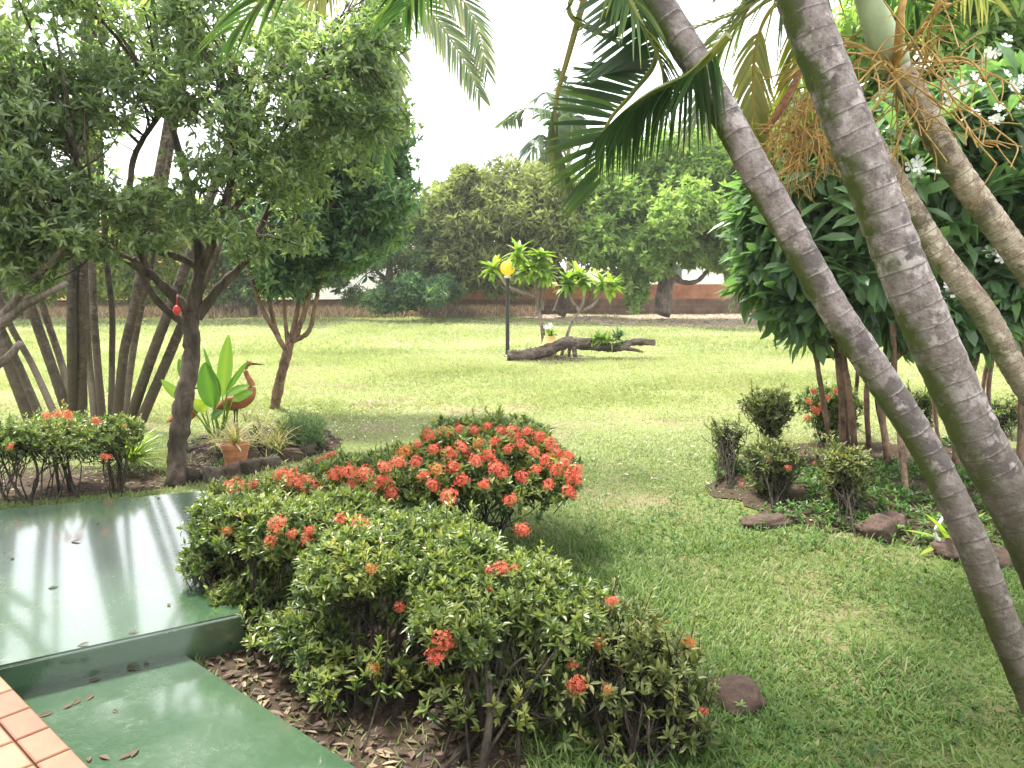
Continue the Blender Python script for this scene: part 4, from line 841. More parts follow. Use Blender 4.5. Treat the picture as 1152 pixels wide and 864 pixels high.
ixora('ixora bush with coral flowers against the stone edging behind the terrace', gp(395, 610),
      [xc(400, 552, 4.95, 75, 36, .4), xc(345, 560, 4.8, 62, 30, .35), xc(285, 570, 4.75, 60, 24, .32)], 1700,
      flowers=[(x, y, 4.6, s) for x, y, s in ((265, 548, 1.4), (330, 540, 1.4), (345, 545, 1.3), (356, 552, 1.2), (378, 533, 1.1), (392, 530, 1.1), (410, 533, 1.2), (430, 540, 1.2), (420, 551, 1.2), (440, 555, 1.1), (448, 520, 1.2), (432, 525, 1), (395, 548, 1.1), (372, 565, 1), (318, 535, 1.2), (400, 575, 1), (285, 545, .9))], nflow=16, old=.25, stems=14, fs=.8)
ixora('left hedge ixora with bare stems hanging over the wet terrace', gp(292, 728),
      [xc(275, 598, 4.2, 70, 36, .33), xc(335, 612, 4.15, 70, 42, .36), xc(240, 632, 4.15, 36, 20, .22), xc(385, 592, 4.35, 60, 34, .33), (*xc(285, 680, 3.95, 52, 32, .25), .8), (*xc(325, 725, 3.65, 55, 36, .25), .35)], 2800,
      flowers=[(x, y, 3.85, s) for x, y, s in ((312, 590, 1.5), (305, 609, 1.1), (405, 590, 1.6), (328, 601, .9), (345, 607, 1.1), (348, 597, .9), (384, 584, 1), (290, 745, .9))], nflow=7, old=.75, stems=18)
ixora('middle hedge ixora with dense yellow green top', gp(410, 808),
      [xc(470, 622, 3.85, 78, 36, .4), xc(410, 650, 3.6, 78, 45, .38), xc(520, 645, 3.6, 72, 42, .34), (*xc(360, 725, 3.45, 58, 34, .25), .7), (*xc(410, 775, 3.2, 75, 42, .25), .25)], 3000,
      flowers=[(x, y, 3.3, s) for x, y, s in ((418, 640, 1), (450, 683, .9))], nflow=4, old=.9, stems=22, r_st=.014)
ixora('front hedge ixora with one bright red flower pair on its near side', gp(520, 880),
      [xc(570, 672, 3.4, 82, 36, .34), xc(520, 700, 3.2, 62, 42, .3), xc(630, 698, 3.25, 62, 40, .3), (*xc(560, 800, 3.0, 100, 55, .28), .14)], 2150,
      flowers=[(498, 719, 2.9, 1.2), (490, 738, 2.88, 1.1), (505, 722, 2.92, 1), (565, 640, 3.3, 1.2), (550, 643, 3.3, 1), (580, 640, 3.35, .9), (645, 748, 2.9, .8)], nflow=5, old=0., stems=24, r_st=.015)
ixora('sparse olive ixora at the right end of the hedge beside the reddish rock', gp(715, 872),
      [(*xc(695, 712, 3.15, 58, 26, .26), .9), (*xc(745, 760, 3.0, 55, 34, .26), .9), (*xc(660, 790, 2.95, 60, 55, .26), .3), (*xc(765, 812, 2.95, 42, 44, .24), .6), (*xc(700, 840, 2.9, 60, 40, .25), .3)], 430, mat='ixora_dry', lumps=26,
      flowers=[(688, 676, 3.1, .9), (650, 770, 2.75, 1), (775, 722, 2.9, .8), (683, 775, 2.72, .6)], nflow=2, old=.6, stems=40, r_st=.009, k=6)
# left terrace hedge
ixora('ixora bush under the palm clump with orange flowers on top', gp(75, 560), [xc(80, 500, 6.55, 62, 28, .4), xc(60, 485, 6.7, 36, 16, .3)], 800, mat='ixora_leaf',
      flowers=[(x, y, 6.25, s) for x, y, s in ((52, 468, 1.3), (64, 466, 1.2), (76, 467, 1.2), (108, 474, 1.2), (12, 500, 1))], nflow=0, stems=12, old=.5, group='ixora bushes behind the terrace')
ixora('leggy ixora bush at the left edge of the terrace', gp(15, 568), [xc(5, 502, 6.3, 40, 26, .35), xc(30, 498, 6.35, 30, 22, .3)], 520, flowers=[(12, 502, 6.0, 1)], stems=9, group='ixora bushes behind the terrace')
ixora('ixora bush with one orange flower nearest to the forked tree trunk', gp(128, 556), [xc(120, 503, 6.5, 35, 25, .3), xc(135, 490, 6.6, 25, 18, .25)], 520, flowers=[(119, 514, 6.2, 1.2), (140, 480, 6.5, .6)], stems=7, group='ixora bushes behind the terrace')
# shrubs by the plumeria bed
ixora('thin brownish twiggy shrub at the left end of the plumeria bed', G(822, 558), [(*xc(818, 491, 7.10, 23, 15, 0.22), 1.00), (*xc(818, 507, 7.10, 19, 15, 0.19), 0.80), (*xc(818, 522, 7.10, 13, 15, 0.13), 0.70), (*xc(818, 536, 7.10, 8, 15, 0.08), 0.60)], 130, mat='ixora_dry', stems=16, group='small shrubs in the plumeria bed', bsp=.05, low=.6, trunks=2, k=6, L=.045, Wd=.018, r_st=.006)
ixora('round topped olive shrub behind the other plumeria bed shrubs', G(868, 508), [(*xc(866, 454, 7.70, 32, 12, 0.28), 1.00), (*xc(866, 466, 7.70, 27, 12, 0.24), 0.80), (*xc(866, 478, 7.70, 19, 12, 0.17), 0.70), (*xc(866, 490, 7.70, 11, 12, 0.10), 0.60)], 300, mat='ixora_dry', stems=14, group='small shrubs in the plumeria bed', bsp=.05, low=.6, trunks=2, L=.05, Wd=.02, r_st=.007)
ixora('plumeria bed shrub with a few orange buds above the flat earth', G(870, 586), [(*xc(867, 515, 6.20, 36, 17, 0.27), 1.00), (*xc(867, 532, 6.20, 30, 17, 0.23), 0.80), (*xc(867, 549, 6.20, 21, 17, 0.16), 0.70), (*xc(867, 564, 6.20, 12, 17, 0.10), 0.60)], 360, mat='ixora_dry', stems=14, flowers=[(865, 517, 6.0, .7), (887, 526, 5.95, .8), (834, 545, 6.0, .6)], group='small shrubs in the plumeria bed', bsp=.05, low=.6, trunks=2, r_st=.007)
ixora('upright shrub beside the soil mound in front of the plumerias', G(948, 606), [(*xc(952, 524, 5.80, 34, 18, 0.26), 1.00), (*xc(952, 543, 5.80, 28, 18, 0.22), 0.80), (*xc(952, 562, 5.80, 20, 18, 0.16), 0.70), (*xc(952, 579, 5.80, 12, 18, 0.09), 0.60)], 380, mat='ixora_dry', stems=14, flowers=[(917, 522, 6.3, .8)], group='small shrubs in the plumeria bed', bsp=.05, low=.6, trunks=2, r_st=.007)
ixora('shrub with red flowers behind the plumeria stems', G(925, 500), [xc(935, 460, 8.3, 38, 28, .32), xc(940, 480, 8.3, 25, 20, .25)], 620, stems=12, flowers=[(x, y, 7.95, s) for x, y, s in ((910, 452, 1.4), (918, 462, 1.4), (908, 470, 1.2), (930, 448, 1.2), (915, 440, 1.2), (925, 456, 1.2), (940, 440, 1))], group='small shrubs in the plumeria bed', bsp=.05, low=.6, trunks=2)
ixora('orange flowered shrub seen between the leaning palm trunks', G(1032, 497), [xc(1032, 462, 8.5, 25, 22, .25)], 330, mat='ixora_dry', stems=10, flowers=[(1022, 448, 8.3, 1), (1030, 455, 8.3, .9)], old=1, group='small shrubs in the plumeria bed', bsp=.05, low=.6, trunks=2)
ixora('sparse small shrub right of the thick palm trunk', G(1130, 492), [xc(1128, 468, 8.8, 25, 18, .25)], 130, stems=12, flowers=[(1146, 455, 8.6, 1.2)], group='small shrubs in the plumeria bed', bsp=.05, low=.6, trunks=2, r_st=.006)

# seedling palm and spiky leaves
root = thing('palm_seedling', 'small palm seedling with pale bent stem at the foot of the slender palm', 'plant', G(1068, 622)); b = G(1068, 622)
for e, w in (((1020, 598), .02), ((1035, 625), .02), ((1050, 640), .02), ((1100, 580), .025), ((1110, 600), .02), ((1085, 640), .02), ((1045, 575), .025)):
    mb = MB(); e_ = at(e[0], e[1], b[1] - .1 + rng.normal() * .08); mb.leaves(b[None] + (0, 0, .06), (e_ - b)[None], UP[None], np.linalg.norm(e_ - b), .05, .7, .1, .2, 'strap'); mb.build('leaf', M['young_leaf'], root)
mb = MB(); mb.tube(smooth_path([b, at(1052, 600, b[1] - .05), at(1066, 575, b[1])], 5), np.linspace(.016, .008, 11), 7); mb.build('stem', M['white_plastic'], root, True)

# ------------------------------------------------------------------ rocks
def rock(c, size, seed, mat, name, label, group=None, sub=4, rough=.18, box=0, rot=None):
    bm = bmesh.new(); bmesh.ops.create_icosphere(bm, subdivisions=sub, radius=1); V = np.array([v.co[:] for v in bm.verts]); r = np.random.default_rng(seed)
    if box: V = np.sign(V) * np.abs(V) ** box; V /= np.abs(V).max()
    f = np.ones(len(V))
    for k in range(7):
        d = nrm(r.normal(size=3)); f += rough * r.uniform(.3, 1) / (1 + k * .5) * np.sin((V @ d) * (1.5 + k * 1.6) + r.uniform(0, 6))
    for k in range(26):
        d = nrm(r.normal(size=3)); f += .012 * np.sin((V @ d) * r.uniform(12, 34) + r.uniform(0, 6))
    for k in range(6):
        d = nrm(r.normal(size=3)); lim = r.uniform(.6, .85); q = (V * f[:, None]) @ d; f = np.where(q > lim, f * (lim + (q - lim) * .2) / np.maximum(q, 1e-3), f)
    V = V * f[:, None] * np.asarray(size)
    for v, q in zip(bm.verts, V): v.co = q
    me = bpy.data.meshes.new(name); bm.to_mesh(me); bm.free(); me.materials.append(mat)
    for p in me.polygons: p.use_smooth = True
    o = bpy.data.objects.new(name, me); C.objects.link(o); o.location = [float(q) for q in c]; o.rotation_euler = (0, 0, r.uniform(0, 6.28) if rot is None else rot); return tag(o, label, 'rock', group)
rock(G(832, 792) + (0, 0, .03), (.14, .11, .09), 3, M['rock'], 'rock', 'reddish brown rock in the grass at the right end of the hedge')
rock(G(806, 778) + (0, 0, .0), (.06, .06, .05), 4, M['rock'], 'rock', 'small rock half hidden by the end of the hedge')
rock(G(862, 594) + (0, 0, .0), (.27, .12, .06), 5, M['rock'], 'rock', 'flat pale earthy rock under the shrub with orange buds', rough=.1)
rock(G(988, 606) + (0, 0, .02), (.2, .16, .12), 6, M['rock'], 'rock', 'rounded brown rock beside the upright shrub')
rock(G(1008, 604) + (0, .08, .03), (.16, .13, .11), 8, M['rock'], 'rock', 'brown rock by the palm seedling')
rock(G(1110, 640) + (0, .2, 0), (.3, .2, .12), 9, M['rock'], 'rock', 'brown mound of stone between the two leaning palms')
EDG = [((217, 541), (.07, .09, .08), 'small mossy edging stone at the foot of the forked tree'), ((240, 541), (.11, .1, .09), 'squared dark edging stone next to the forked tree'), ((260, 537), (.1, .09, .09), 'reddish edging stone between two squared stones'),
       ((280, 533), (.1, .08, .085), 'pale square edging stone under the terracotta pot'), ((302, 527), (.12, .09, .07), 'long low edging stone right of the pot'), ((325, 518), (.12, .09, .08), 'brown edging stone further back from the pot'),
       ((345, 511), (.1, .08, .07), 'grey edging stone in front of the feathery shrub'), ((362, 505), (.08, .07, .05), 'last small edging stone at the lawn end of the row')]
for i, ((x, y), s, lab) in enumerate(EDG):
    rock(gp(x, y) + (0, 0, .05), s, 20 + i, M['rock'] if i in (2, 5) else M['rock_grey'], 'edging_stone', lab, 'stones edging the bed behind the terrace', rough=.07, box=.5, rot=R(25) + rng.normal() * .15)

# ------------------------------------------------------------------ bed with pot, herons and leafy plants
YB = 7.7
def strap_plant(mb, c, n, ln, w, el=(15, 80), sag=.5, r=(.2, .9)):
    a = rng.uniform(0, 6.28, n); e = np.radians(rng.uniform(*el, n)); d = np.stack([np.cos(a) * np.cos(e), np.sin(a) * np.cos(e), np.sin(e)], 1)
    up = nrm(UP - d * d[:, 2:3] + .001); mb.leaves(np.repeat(np.asarray(c)[None], n, 0) + rng.normal(size=(n, 3)) * .015, d, up, ln * rng.uniform(.6, 1.15, n), w, rng.uniform(*r, n), .15, sag, 'strap')
pot = gp(266, 527); pot[2] = 0
root = thing('potted_plant', 'terracotta pot holding a cream striped spiky plant', 'potted plant', pot); S = YB / F
mb = MB(); prof = [(.085, 0), (.092, .01), (.098, .06), (.102, .065), (.1, .075), (.11, .13), (.114, .135), (.112, .145), (.118, .2), (.132, .205), (.135, .245), (.125, .247), (.112, .225), (.0, .22)]
mb.lathe(pot, prof, 32); mb.build('pot', M['terracotta'], root)
mb = MB(); strap_plant(mb, pot + (0, 0, .24), 60, .24, .018, (20, 85), .5); mb.build('foliage', M['variegated'], root)
for c, n, ln, lab, mt in ((gp(300, 520) + (0, .1, .16), 150, .24, 'cream and pink striped spiky plant right of the terracotta pot', 'variegated'), (gp(240, 520) + (0, .2, .1), 60, .2, 'low dull striped plant between the pot and the forked tree', 'variegated'), (gp(285, 505) + (0, .1, .2), 90, .26, 'pale striped plant behind the terracotta pot', 'variegated')):
    b = c.copy(); b[2] = 0; root = thing('striped_plant', lab, 'plant', b); mb = MB()
    for j in range(6):
        cc = c + rng.normal(size=3) * (.1, .08, .04); strap_plant(mb, cc, n // 6, ln, .014, (10, 85), .5)
    mb.build('foliage', M[mt], root); mb = MB()
    for j in range(5): mb.tube([b + rng.normal(size=3) * (.05, .05, 0), c + rng.normal(size=3) * (.06, .06, .02)], .008, 5)
    mb.build('stem', M['stem'], root)
fc = gp(335, 510); root = thing('feathery_shrub', 'soft grey green feathery shrub at the foot of the small tree', 'bush', fc); mb = MB(); p, a = ell_points(fc + (0, .1, .2), np.array((.3, .25, .22)), 420, .2)
rosettes(mb, p, a + UP * .5, 9, .07, .008, .7, 'lance'); mb.build('foliage', M['feathery'], root); mb = MB()
for j in range(14): mb.tube(smooth_path([fc + rng.normal(size=3) * (.04, .04, 0), p[rng.integers(420)]], 4), np.linspace(.007, .003, 5), 5)
mb.build('stem', M['stem'], root)
wc = gp(150, 530); root = thing('fern', 'pale green ferny plant behind the terrace hedge by the forked tree', 'plant', wc); mb = MB(); strap_plant(mb, wc + (0, 0, .1), 70, .4, .03, (20, 80), .5); strap_plant(mb, wc + (-.25, .3, .1), 50, .4, .03, (20, 80), .5); mb.build('foliage', M['young_leaf'], root)

def big_leaf(root, base, tip, width, nvec, curve=.1, rnd=.6):
    mb = MB(); base, tip = np.asarray(base), np.asarray(tip); d = tip - base; L_ = np.linalg.norm(d); d = d / L_; nv = np.asarray(nvec, float); side = nrm(np.cross(d, nv)); nn = np.cross(side, d)
    ts = np.linspace(0, 1, 12); V = []
    for t in ts:
        w = width * .5 * (np.sin(np.pi * min(1, t * .96 + .03)) ** .65) * (1 - .25 * t); c = base + d * L_ * t - nn * curve * L_ * t * t
        for q in (-1, -.5, 0, .5, 1): V.append(c + side * w * q + nn * (abs(q) * w * .28 + .004 * math.sin(t * 40 + q)))
    f = np.array([(5 * i + a, 5 * i + a + 1, 5 * i + a + 6, 5 * i + a + 5) for i in range(11) for a in range(4)]); rv = np.array([rnd + (.2 if i % 5 == 2 else 0) for i in range(len(V))])
    mb.add(V, f, rv); return mb
hb = gp(246, 505); hb[2] = 0
root = thing('broadleaf_plant', 'light green plant with large paddle leaves beside the forked tree', 'plant', hb); YH = hb[1]
for (bx, by), (tx, ty), w, r, nv, cu in (((250, 446), (257, 377), .17, .72, (.3, -1, .3), .02), ((240, 458), (230, 408), .26, .3, (.2, -1, .4), .03), ((208, 452), (181, 427), .12, .75, (-.3, -1, .8), .08), ((232, 462), (218, 450), .15, .8, (0, -1, .5), .1),
                              ((209, 430), (201, 404), .1, .3, (0, -1, .3), .05), ((255, 440), (277, 407), .07, .45, (.4, -.8, .5), .12), ((255, 445), (279, 432), .13, .6, (.2, -.6, .8), .12), ((242, 430), (228, 392), .05, .4, (0, -1, .3), .1), ((262, 450), (283, 440), .14, .62, (0, -1, .7), .1), ((238, 470), (250, 462), .12, .25, (0, -1, .6), .1)):
    b_ = at(bx, by, YH); t_ = at(tx, ty, YH - .05 + rng.normal() * .03); lf = big_leaf(root, b_, t_, w, nv, cu, r); o = lf.build('leaf', M['big_leaf'], root, True)
    st = MB(); st.tube(smooth_path([hb + rng.normal(size=3) * (.03, .03, 0), (hb + b_) / 2 + rng.normal(size=3) * .02, b_], 5), np.linspace(.012, .006, 11), 6); st.build('stalk', M['young_leaf'], o, True)
def heron(label, base, s=1.0, flip=1):
    root = thing('heron_statue', label, 'statue', base, 'heron statues'); b = np.asarray(base)
    def q(x, z, y=0): return b + np.array((flip * x * s, y * s, z * s))
    mb = MB(); p = smooth_path([q(-.27, .36), q(-.18, .40), q(-.08, .43), q(.02, .46), q(.09, .50), q(.125, .57), q(.12, .64), q(.09, .70), q(.075, .76), q(.09, .81), q(.12, .825), q(.15, .82)], 5)
    rad = np.interp(np.linspace(0, 1, len(p)), np.linspace(0, 1, 12), np.array([.008, .05, .085, .09, .07, .045, .032, .026, .023, .024, .028, .012]) * s); mb.tube(p, rad, 14); mb.build('body', M['heron'], root, True)
    mb = MB(); mb.tube([q(.14, .822), q(.2, .818), q(.27, .81)], np.array([.014, .009, .002]) * s, 8); mb.build('beak', M['beak'], root, True)
    for sy in (-1, 1):
        mb = MB(); w = smooth_path([q(.03, .48, sy * .07), q(-.1, .45, sy * .085), q(-.24, .36, sy * .04)], 6); mb.tube(w, np.array([.02, .032, .04, .045, .045, .042, .04, .035, .03, .025, .018, .01, .003]) * s, 8); mb.build('wing', M['heron'], root, True)
        mb = MB(); mb.tube([q(-.04, .38, sy * .035), q(-.05, .2, sy * .035), q(-.03, .02, sy * .035), q(.03, .012, sy * .035)], np.array([.016, .011, .01, .007]) * s, 7); mb.build('leg', M['beak'], root, True)
    mb = MB(); mb.lathe(b - (0, 0, .02), [(.13 * s, 0), (.13 * s, .03), (.11 * s, .04)], 20); mb.build('base', M['rock_grey'], root)
hp = gp(272, 500); hp[2] = 0; heron('rust orange heron statue with raised neck beside the paddle leaves', hp, 1.07)
hp2 = at(205, 470, 8.0); hp2[2] = 0; heron('second rust heron statue mostly hidden behind the forked tree trunk', hp2 + (.0, .1, 0), .78)

# ------------------------------------------------------------------ lamp, log, young frangipani
lb = gp(571, 401); root = thing('garden_lamp', 'black garden lamp post with a yellow globe', 'lamp', lb)
s_ = lb[1] / F; hl = (402 - 314) * s_ * 1.01
mb = MB(); mb.lathe(lb, [(.075, -.02), (.075, .02), (.05, .035), (.043, .05), (.042, hl * .55), (.038, hl - .03), (.045, hl - .02)], 20); mb.build('post', M['black_metal'], root, False)
mb = MB(); mb.lathe(lb + (0, 0, hl - .02), [(.05, 0), (.075, .015), (.075, .05), (.055, .06)], 20); mb.build('collar', M['white_plastic'], root)
mb = MB(); th = np.linspace(-.5 * np.pi + .25, .5 * np.pi - .02, 18); mb.lathe(lb + (0, 0, hl + .035 + .155), np.stack([.158 * np.cos(th), .158 * np.sin(th)], 1), 28); mb.build('globe', M['globe'], root, True)
lg = gp(640, 404)[1]
root = thing('fallen_log', 'weathered fallen log lying on the lawn beside the lamp', 'log', gp(600, 404)); Z = lambda x, y: (550 + x / 5.76, 280 + y / 5.76)
lp = lambda x, y, dy=0: at(*Z(x, y), lg + dy)
mb = MB(); p = smooth_path([lp(120, 692, -.1), lp(200, 696, -.1), lp(300, 680, -.05), (lp(400, 648)), lp(500, 610), lp(600, 615, .05), lp(700, 628, .1), lp(800, 640, .1), lp(870, 635, .1)], 8)
r = np.interp(np.linspace(0, 1, len(p)), [0, .15, .4, .6, .85, 1], [.12, .135, .125, .12, .1, .08]); mb.tube(p, r * (1 + .08 * rng.normal(size=len(p))), 12, wob=.05); mb.build('trunk', M['log'], root, True)
for pts, r0, r1 in (([(800, 640, .1), (880, 620, .1), (960, 602, .12), (1075, 607, .15)], .085, .07), ([(850, 640, .1), (920, 650, 0), (1000, 668, -.1)], .06, .02), ([(545, 625, 0), (555, 660, -.08), (560, 700, -.1)], .06, .04), ([(525, 640, 0), (520, 670, 0), (522, 700, 0)], .04, .03), ([(560, 598, 0), (640, 592, .05), (700, 585, .1)], .06, .03)):
    mb = MB(); q = smooth_path([lp(*z) for z in pts], 6); mb.tube(q, np.linspace(r0, r1, len(q)) * (1 + .08 * rng.normal(size=len(q))), 10, wob=.05); mb.build('branch', M['log'], root, True)
c = lp(740, 590, -.05); root = thing('fern', 'bushy yellow green fern growing on the log', 'plant', c - (0, 0, .1)); mb = MB()
for j in range(8): strap_plant(mb, c + rng.normal(size=3) * (.1, .06, .04), 16, .26, .03, (0, 85), .6, (.1, .7))
mb.build('foliage', M['young_leaf'], root)
c = lp(835, 590, -.05); root = thing('bromeliad', 'dark small leafy plant growing on the log beside the fern', 'plant', c - (0, 0, .1)); mb = MB()
for j in range(5): strap_plant(mb, c + rng.normal(size=3) * (.07, .05, .09), 14, .2, .04, (0, 85), .6, (.1, .7))
mb.build('foliage', M['dark_leaf'], root)
Yf = lg + .5
def young(label, limbs, heads, r):
    root = thing('frangipani_tree', label, 'tree', limbs[0][0], 'young frangipanis behind the log'); mb = MB()
    for pts in limbs: q = smooth_path(pts, 6); mb.tube(q, np.linspace(r, r * .6, len(q)), 8)
    mb.build('trunk', M['bark_pale'] , root, True); mb = MB()
    for hx, hy, n in heads:
        c = at(*Z(hx, hy), Yf + rng.normal() * .15)
        strap_plant(mb, c, n, .36, .1, (-25, 75), .35, (.2, .9))
        strap_plant(mb, c - (0, 0, .1), n // 2, .3, .09, (-40, 40), .35, (.1, .7))
    mb.build('crown', M['young_leaf'], root); return root
def zp(*l): return [np.array(gp(*Z(*l[0])))] + [at(*Z(x, y), Yf) for x, y in l[1:]]
g0 = at(*Z(363, 580), Yf); g0[2] = 0; g1 = at(*Z(470, 585), Yf); g1[2] = 0
zq = lambda g, l: [g] + [at(*Z(x, y), Yf) for x, y in l]
young('young frangipani with pale upright stem nearest to the lamp', [zq(g0, [(345, 500), (320, 390), (308, 310), (315, 200), (340, 70)]), [at(*Z(308, 310), Yf), at(*Z(240, 290), Yf), at(*Z(130, 245), Yf), at(*Z(60, 160), Yf)], [at(*Z(310, 300), Yf), at(*Z(290, 200), Yf), at(*Z(200, 60), Yf)], [at(*Z(340, 400), Yf), at(*Z(350, 300), Yf), at(*Z(370, 200), Yf)]],
      [(190, 30, 30), (340, 50, 34), (290, 130, 26), (30, 130, 26), (370, 150, 20), (230, 150, 18)], .05)
young('young frangipani branching into three pale forks above the log', [zq(g1, [(530, 490), (590, 405)]), [at(*Z(590, 405), Yf), at(*Z(545, 345), Yf), at(*Z(510, 280), Yf)], [at(*Z(592, 400), Yf), at(*Z(612, 340), Yf), at(*Z(620, 250), Yf)], [at(*Z(600, 405), Yf), at(*Z(680, 360), Yf), at(*Z(740, 270), Yf)]],
      [(510, 220, 30), (620, 200, 28), (740, 220, 28), (580, 170, 18), (790, 245, 14)], .038)
c = at(*Z(395, 600), Yf - .1); c[2] = 0; root = thing('flower_pot', 'pale yellow pot with small flowering plant behind the log', 'flower pot', c)
mb = MB(); mb.lathe(c, [(.13, 0), (.17, .12), (.18, .25), (.14, .36), (.12, .42), (.13, .45), (.1, .45), (0, .42)], 24); mb.build('pot', M['yellow_pot'], root, True)
mb = MB(); strap_plant(mb, c + (0, 0, .45), 26, .22, .06, (10, 80), .4); mb.build('foliage', M['young_leaf'], root); mb = MB()
for j in range(6): white_flower(mb, c + (rng.normal() * .06, rng.normal() * .06, .62 + rng.random() * .06), .06, (0, -1, .5))
mb.build('flower_cluster', M['white_flower'], root)

# ------------------------------------------------------------------ grass and litter
terr = [ext(a0, a1, -3)[:2], ext(a0, a1, 1.02)[:2], b1[:2], ext(b0, b1, -3)[:2]]
pathp = [L0, L0 + ax * 4.2, L0 + ax * 4.2 + px_ * 2.2, L0 + px_ * 2.2]
porchp = [T0, T0 + ta * 4.6, T0 + ta * 4.6 + tp * 3.2, T0 + tp * 3.2]
def inside(P, poly):
    x, y = P[:, 0], P[:, 1]; r = np.zeros(len(P), bool); n = len(poly)
    for i in range(n):
        x1, y1 = poly[i][:2]; x2, y2 = poly[(i + 1) % n][:2]; c = (y1 > y) != (y2 > y)
        r ^= c & (x < (x2 - x1) * (y - y1) / ((y2 - y1) + 1e-12) + x1)
    return r
pxpoly = lambda l: [gp(*q)[:2] for q in l]
beds = [pxpoly([(205, 545), (300, 528), (385, 505), (370, 485), (260, 480), (190, 505)]), pxpoly([(800, 520), (900, 500), (1060, 500), (1260, 520), (1260, 640), (1080, 628), (960, 605), (860, 590), (805, 560)]),
        pxpoly([(200, 720), (300, 690), (430, 700), (560, 770), (600, 880), (420, 960), (300, 820)]), pxpoly([(-120, 575), (60, 560), (190, 548), (175, 530), (0, 540), (-150, 550)])]
earthp = pxpoly([(560, 353), (640, 352), (760, 352), (1000, 352), (1200, 353), (1200, 372), (900, 371), (700, 366), (600, 360)])
def noise2(P, s, seed):
    r = np.random.default_rng(seed); v = np.zeros(len(P))
    for k in range(9):
        a = r.uniform(0, 6.28); f = s * r.uniform(.5, 2.2); v += np.sin(P[:, 0] * math.cos(a) * f + P[:, 1] * math.sin(a) * f + r.uniform(0, 6.28))
    return v / 3.
gm = MB()
def scatter(n, y0, y1, wx, hmean, w, dens=None, shape='blade', tuft=False):
    Y = rng.uniform(y0, y1, n); X = rng.uniform(-1, 1, n) * (Y * .72 + wx); P = np.stack([X, Y], 1)
    bad = inside(P, terr) | inside(P, pathp) | inside(P, porchp)
    for b in beds[:1] + beds[2:]: bad |= inside(P, b) & (rng.random(n) < .93)
    bad |= inside(P, beds[1]) & (rng.random(n) < .7)
    bad |= inside(P, earthp) & (rng.random(n) < .9)
    bad |= (Y > 31)
    d = noise2(P, 1.2, 5) + .5 * noise2(P, 4, 6)
    bad |= rng.random(n) < np.clip(.18 - d * .5, 0, .8) * (Y < 12)
    if tuft: bad |= noise2(P, 2.3, 31) < .35
    P = P[~bad]; d = d[~bad]; n = len(P); base = np.column_stack([P, hgt(P[:, 0], P[:, 1]) - .004])
    a = rng.uniform(0, 6.28, n); e = np.radians(np.clip(rng.normal(52, 22, n), 8, 88)); dr = np.stack([np.cos(a) * np.cos(e), np.sin(a) * np.cos(e), np.sin(e)], 1)
    up = nrm(np.stack([-np.cos(a) * np.sin(e), -np.sin(a) * np.sin(e), np.cos(e)], 1))
    lush = np.clip(.75 + .35 * noise2(P, .9, 8), .45, 1.5)
    L_ = hmean * rng.uniform(.5, 1.4, n) * lush
    rr = np.clip(.5 - .14 * noise2(P, 1.6, 9) - .12 * noise2(P, .8, 19) + rng.normal(size=n) * .2, 0, 1)
    gm.leaves(base, dr, up, L_, w * rng.uniform(.7, 1.3, n), rr, 0, .35, shape)
scatter(150000, 2.3, 5.2, .4, .055, .007); scatter(24000, 2.3, 6.5, .4, .12, .009, tuft=True)
scatter(190000, 5.0, 10, .6, .055, .009)
scatter(150000, 9.5, 18, 1, .075, .018, shape='diamond')
scatter(120000, 17, 31.2, 2, .11, .04, shape='diamond')
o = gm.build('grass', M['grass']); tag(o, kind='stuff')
# taller dry grass along the left wall
gm = MB(); n = 26000; X = rng.uniform(-26, 1, n); Y = 29.0 + (X + 26) * .065 + rng.normal(size=n) * .5; a = rng.uniform(0, 6.28, n); e = np.radians(rng.uniform(55, 90, n))
gm.leaves(np.stack([X, Y, np.zeros(n)], 1), np.stack([np.cos(a) * np.cos(e), np.sin(a) * np.cos(e), np.sin(e)], 1), np.stack([-np.cos(a), -np.sin(a), .3 + 0 * a], 1), rng.uniform(.15, .5, n), .03, rng.uniform(.1, .9, n), 0, .2, 'diamond')
o = gm.build('dry_grass', M['litter']); tag(o, kind='stuff')
# ground cover weeds
wm_ = MB()
def weeds(poly, n, L_, w):
    P = np.array(poly); lo, hi = P.min(0), P.max(0); Q = rng.uniform(lo, hi, (n * 3, 2)); Q = Q[inside(Q, poly)][:n]; Q = Q[noise2(Q, 2.2, 12) > -.15]
    c = np.column_stack([Q, hgt(Q[:, 0], Q[:, 1]) + rng.uniform(.0, .07, len(Q))]); rosettes(wm_, c, np.repeat(UP[None], len(c), 0), 6, L_, w, .6, 'lance', droop=.3)
weeds(beds[1], 2600, .055, .022); weeds(pxpoly([(640, 600), (800, 560), (1150, 640), (1300, 800), (900, 900), (780, 880), (700, 700)]), 550, .04, .012)
weeds(beds[0], 60, .05, .02)
o = wm_.build('weeds', M['weed']); tag(o, kind='stuff')
lm = MB()
def litter(poly, n, L_, mb, z=.008, zj=.012):
    P = np.array(poly); lo, hi = P.min(0), P.max(0); Q = rng.uniform(lo, hi, (n * 4, 2)); Q = Q[inside(Q, poly)][:n]; k = len(Q); a = rng.uniform(0, 6.28, k)
    mb.leaves(np.column_stack([Q, hgt(Q[:, 0], Q[:, 1]) + z + rng.random(k) * zj]), np.stack([np.cos(a), np.sin(a), rng.normal(size=k) * .12], 1), nrm(UP + rng.normal(size=(k, 3)) * .25), L_ * rng.uniform(.5, 1.3, k), L_ * .42, rng.random(k), .15, rng.uniform(-.1, .2), 'lance')
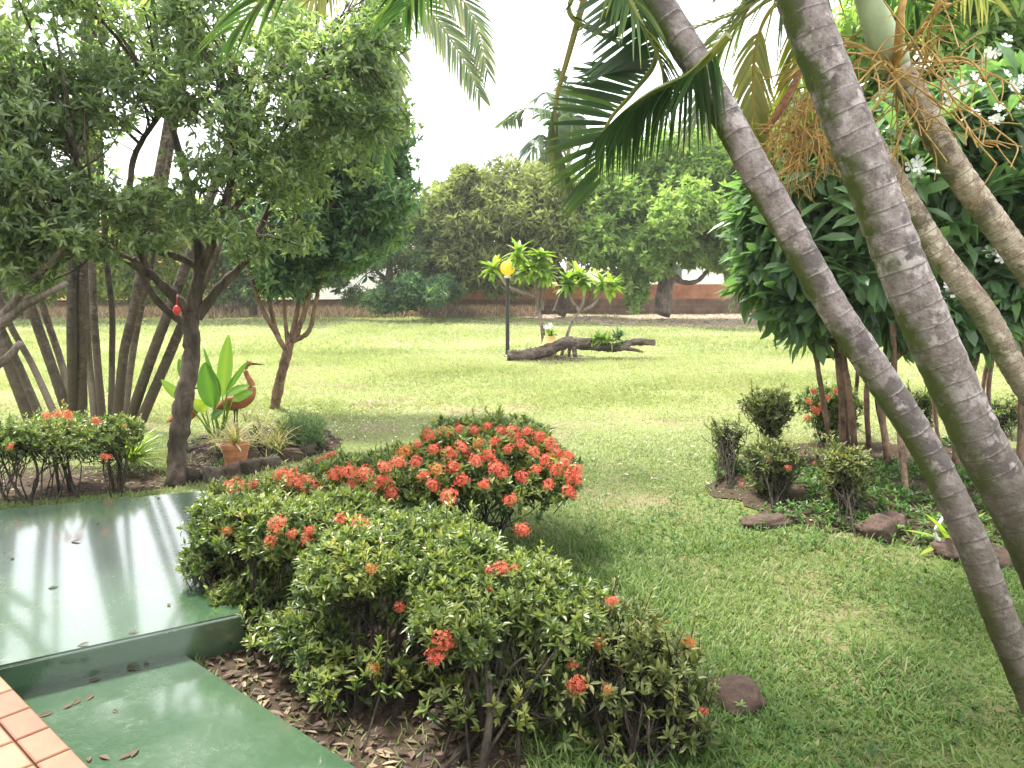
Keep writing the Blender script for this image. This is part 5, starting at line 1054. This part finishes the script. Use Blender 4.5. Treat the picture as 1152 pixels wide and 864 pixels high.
litter(beds[2], 900, .06, lm); litter(beds[0], 900, .07, lm); litter(beds[1], 500, .06, lm); litter(beds[3], 350, .06, lm)
o = lm.build('leaf_litter', M['dry_leaf']); tag(o, kind='stuff')
lm = MB(); litter(earthp, 5000, .14, lm); litter(pxpoly([(330, 472), (420, 452), (580, 468), (600, 480), (440, 500), (370, 500)]), 260, .05, lm, .03, .04); litter(pxpoly([(600, 480), (780, 470), (800, 560), (640, 560)]), 70, .05, lm, .02, .03); litter(pxpoly([(290, 470), (360, 462), (380, 490), (310, 492)]), 60, .06, lm, .03, .03)
o = lm.build('pale_leaf_litter', M['litter']); tag(o, kind='stuff')
# single fallen leaves on the green paint
mb = MB(); mb.leaves(np.array([(-.025, 0, 0.)]), np.array([(1., 0, .05)]), UP[None], .05, .02, .7, .2, .12, 'lance'); fo = mb.build('fallen_leaf', M['dry_leaf']); fme = fo.data; bpy.data.objects.remove(fo)
def fallen(lst, z, label, group, s=1):
    for x, y in lst:
        o = bpy.data.objects.new('fallen_leaf', fme); C.objects.link(o); p = gp(x, y, z + .004); o.location = [float(q) for q in p]; o.rotation_euler = (rng.normal() * .15, rng.normal() * .1, rng.uniform(0, 6.28)); o.scale = (s * rng.uniform(.6, 1.4),) * 3; tag(o, label, 'leaf', group)
fallen([(84, 609), (93, 725), (178, 560), (150, 711), (14, 628), (110, 588), (190, 680), (60, 660), (120, 566)], ZT, 'small dry leaf lying on the wet green terrace', 'leaves on the terrace')
fallen([(107, 764), (100, 785), (86, 790), (75, 795), (165, 748), (150, 752), (118, 852), (143, 850), (152, 846), (100, 853), (50, 804), (130, 800)], ZL, 'small dry leaf lying on the lower green path', 'leaves on the path')

# ------------------------------------------------------------------ haze
mb = MB(); mb.box((-45, -12, -1.2), (45, 60, 16)); t = NT('haze');
v = t.n('VolumePrincipled'); v.inputs['Color'].default_value = (.93, .95, 1, 1); v.inputs['Density'].default_value = HAZE; v.inputs['Anisotropy'].default_value = .3
t.l(v.outputs[0], t.out.inputs['Volume']); o = mb.build('haze', t.m); tag(o, kind='stuff')
